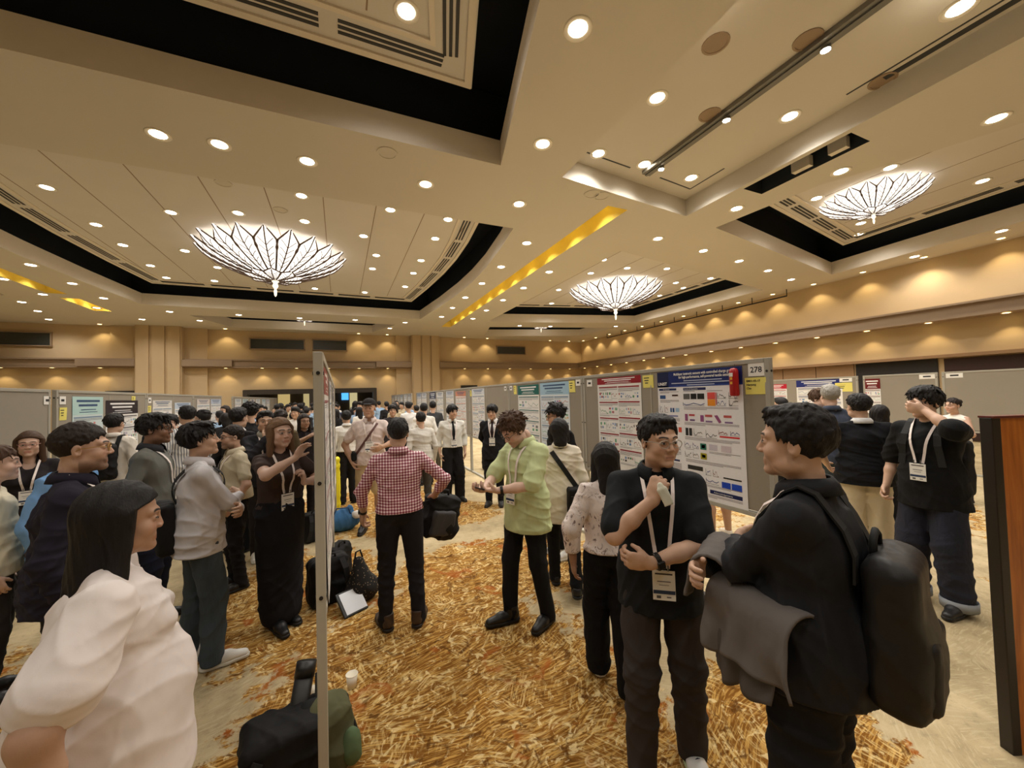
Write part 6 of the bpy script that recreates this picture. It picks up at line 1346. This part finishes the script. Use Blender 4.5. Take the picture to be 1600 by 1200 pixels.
# poster tube
q = CC+ray(479, 1036)*2.06; p = CC+ray(464, 1125)*1.96; mb = MB(); r = empty('poster_tube', (p[0], p[1], 0)); tag(r, 'black poster tube leaning out of the bag by the pale post', 'tube')
B_ = q-np.array([p[0], p[1], 0]); A_ = p-np.array([p[0], p[1], 0]); A_ = A_-(B_-A_)*.9; mb.tube([A_, B_], .045, 20); mb.build('barrel', M('tube_black', (34, 32, 31), .5), r, True); mb = MB(); u = vn(B_-A_); mb.tube([B_-u*.06, B_+u*.012], .049, 20); mb.build('end_cap', M('tube_cap', (26, 25, 25), .4), r, True); mb = MB(); mb.ribbon([A_+[.06, 0, .02], (A_+B_)/2+[.085, -.02, .0], B_-u*.05+[.055, -.01, 0]], [(1, -.3, .2)]*3, .03, .004); mb.build('strap', m_strap, r)
# paper cups
cup_m = M('paper_cup', (240, 232, 214), .6)
def cup(loc, rot, label):
    r = empty('paper_cup', loc); r.rotation_euler = rot; tag(r, label, 'cup'); mb = MB(); mb.lathe([(.001, .003), (.026, .003), (.037, .085), (.0345, .085), (.024, .008), (.001, .008)], 24); mb.build('cup_wall', cup_m, r, True); mb = MB(); a = np.linspace(0, 2*math.pi, 25); mb.tube([(.0365*math.cos(t), .0365*math.sin(t), .085) for t in a], .002, 6, cap=False); mb.build('rim', cup_m, r, True)
p = g(550, 1074); cup((p[0], p[1], 0), (0, 0, 0), 'white paper cup standing upright on the gold carpet'); p = g(486, 1088); cup((p[0], p[1], .036), (1.35, 0, .9), 'white paper cup tipped over beside the poster tube')
# blue bag, yellow bag, suitcases
p = g(536, 828); r = empty('blue_bag', p, .2); tag(r, 'blue canvas bag on the carpet past the edge-on board', 'bag'); sdf_obj('bag_body', [(*ell((0, 0, .13), (.24, .15, .15)), .03), (*rcone((-.12, 0, .2), (.1, 0, .28), .07, .05), .04)], .012, cloth('blue_canvas', (66, 112, 158)), r, .010, 4, [lambda X, Y, Z: .002-Z]); mb = MB(); mb.tube([(-.15, -.08, .22), (-.1, -.1, .34), (.05, -.1, .33), (.1, -.08, .2)], .010, 6); mb.build('handle', M('blue_strap', (50, 84, 128), .7), r, True); sdf_obj('white_cloth', [(*ell((.16, -.08, .2), (.07, .06, .06)), .02)], .01, m_paper, r, .006, 5)
p = g(521, 800); r = empty('yellow_tote', (p[0], p[1], 0), .3); tag(r, 'bright yellow tall folded bag beside the man in the white shirt', 'bag'); sdf_obj('bag_body', [(*rbox((0, 0, .45), (.11, .05, .45), .03), .03)], .014, M('yellow_fabric', (238, 224, 40), .6), r, .008, 6, [lambda X, Y, Z: .002-Z]); mb = MB(); mb.tube([(-.05, 0, .88), (-.04, 0, 1.0), (.04, 0, 1.0), (.05, 0, .88)], .008, 6); mb.build('handle', M('yellow_strap', (220, 204, 30), .6), r, True)
p = onz(726, 735, 0); backpack((XB+.45, 8.5, 0), .3, .36, .24, .55, 'black bag on the floor behind the board post near the suit', seed=14, straps=False); backpack((XB+.5, 9.2, 0), -.2, .40, .26, .60, 'larger black bag behind the boards near the pale-shirted young man', seed=15, straps=False); backpack((2.25, 8.2, 0), .5, .34, .22, .5, 'black bag between the tie-wearing man and the board post', seed=16)
p = g(490, 845); backpack(p, .5, .28, .18, .40, 'dark backpack behind the woman in the brown top', seed=17)
p = g(570, 1000)
# wooden panel at the right
p = onz(1568, 1165, 0); zt = onx(1530, 652, p[0])[2]; r = empty('wooden_panel', (p[0], p[1], 0), math.radians(-24)); tag(r, 'glossy orange-brown wooden panel with a dark edge standing on the carpet', 'panel')
def wood():
    m, nt, b = nodes_of('wood_orange'); co = OBJCO(nt); n = NOISE(nt, MAP(nt, co, (9, 9, .8)), 1.5, 4, .6, 1.5); n2 = NOISE(nt, MAP(nt, co, (60, 60, 2)), 1, 3, .6, .5); f = MATH(nt, 'ADD', MATH(nt, 'MULTIPLY', n, .75), MATH(nt, 'MULTIPLY', n2, .3))
    L(nt, RAMP(nt, f, [(.25, lin((104, 52, 20))), (.5, lin((176, 100, 34))), (.75, lin((214, 138, 56)))]), b.inputs['Base Color']); b.inputs['Roughness'].default_value = .28; return m
mw = wood(); me_ = M('wood_dark_edge', (28, 20, 15), .4)
mb = MB(); mb.bevbox((.50, -.035, zt/2), (.96, .04, zt), .003); mb.build('panel', mw, r); mb = MB(); mb.bevbox((.0, -.03, zt/2), (.045, .055, zt+.002), .004); mb.build('edge_trim', me_, r); mb = MB(); mb.bevbox((.49, -.03, zt+.004), (1.02, .07, .012), .003); mb.build('top_cap', M('wood_red', (96, 34, 22), .35), r); mb = MB(); mb.bevbox((.50, -.005, zt/2), (.96, .02, zt), .003); mb.build('back_sheet', me_, r)
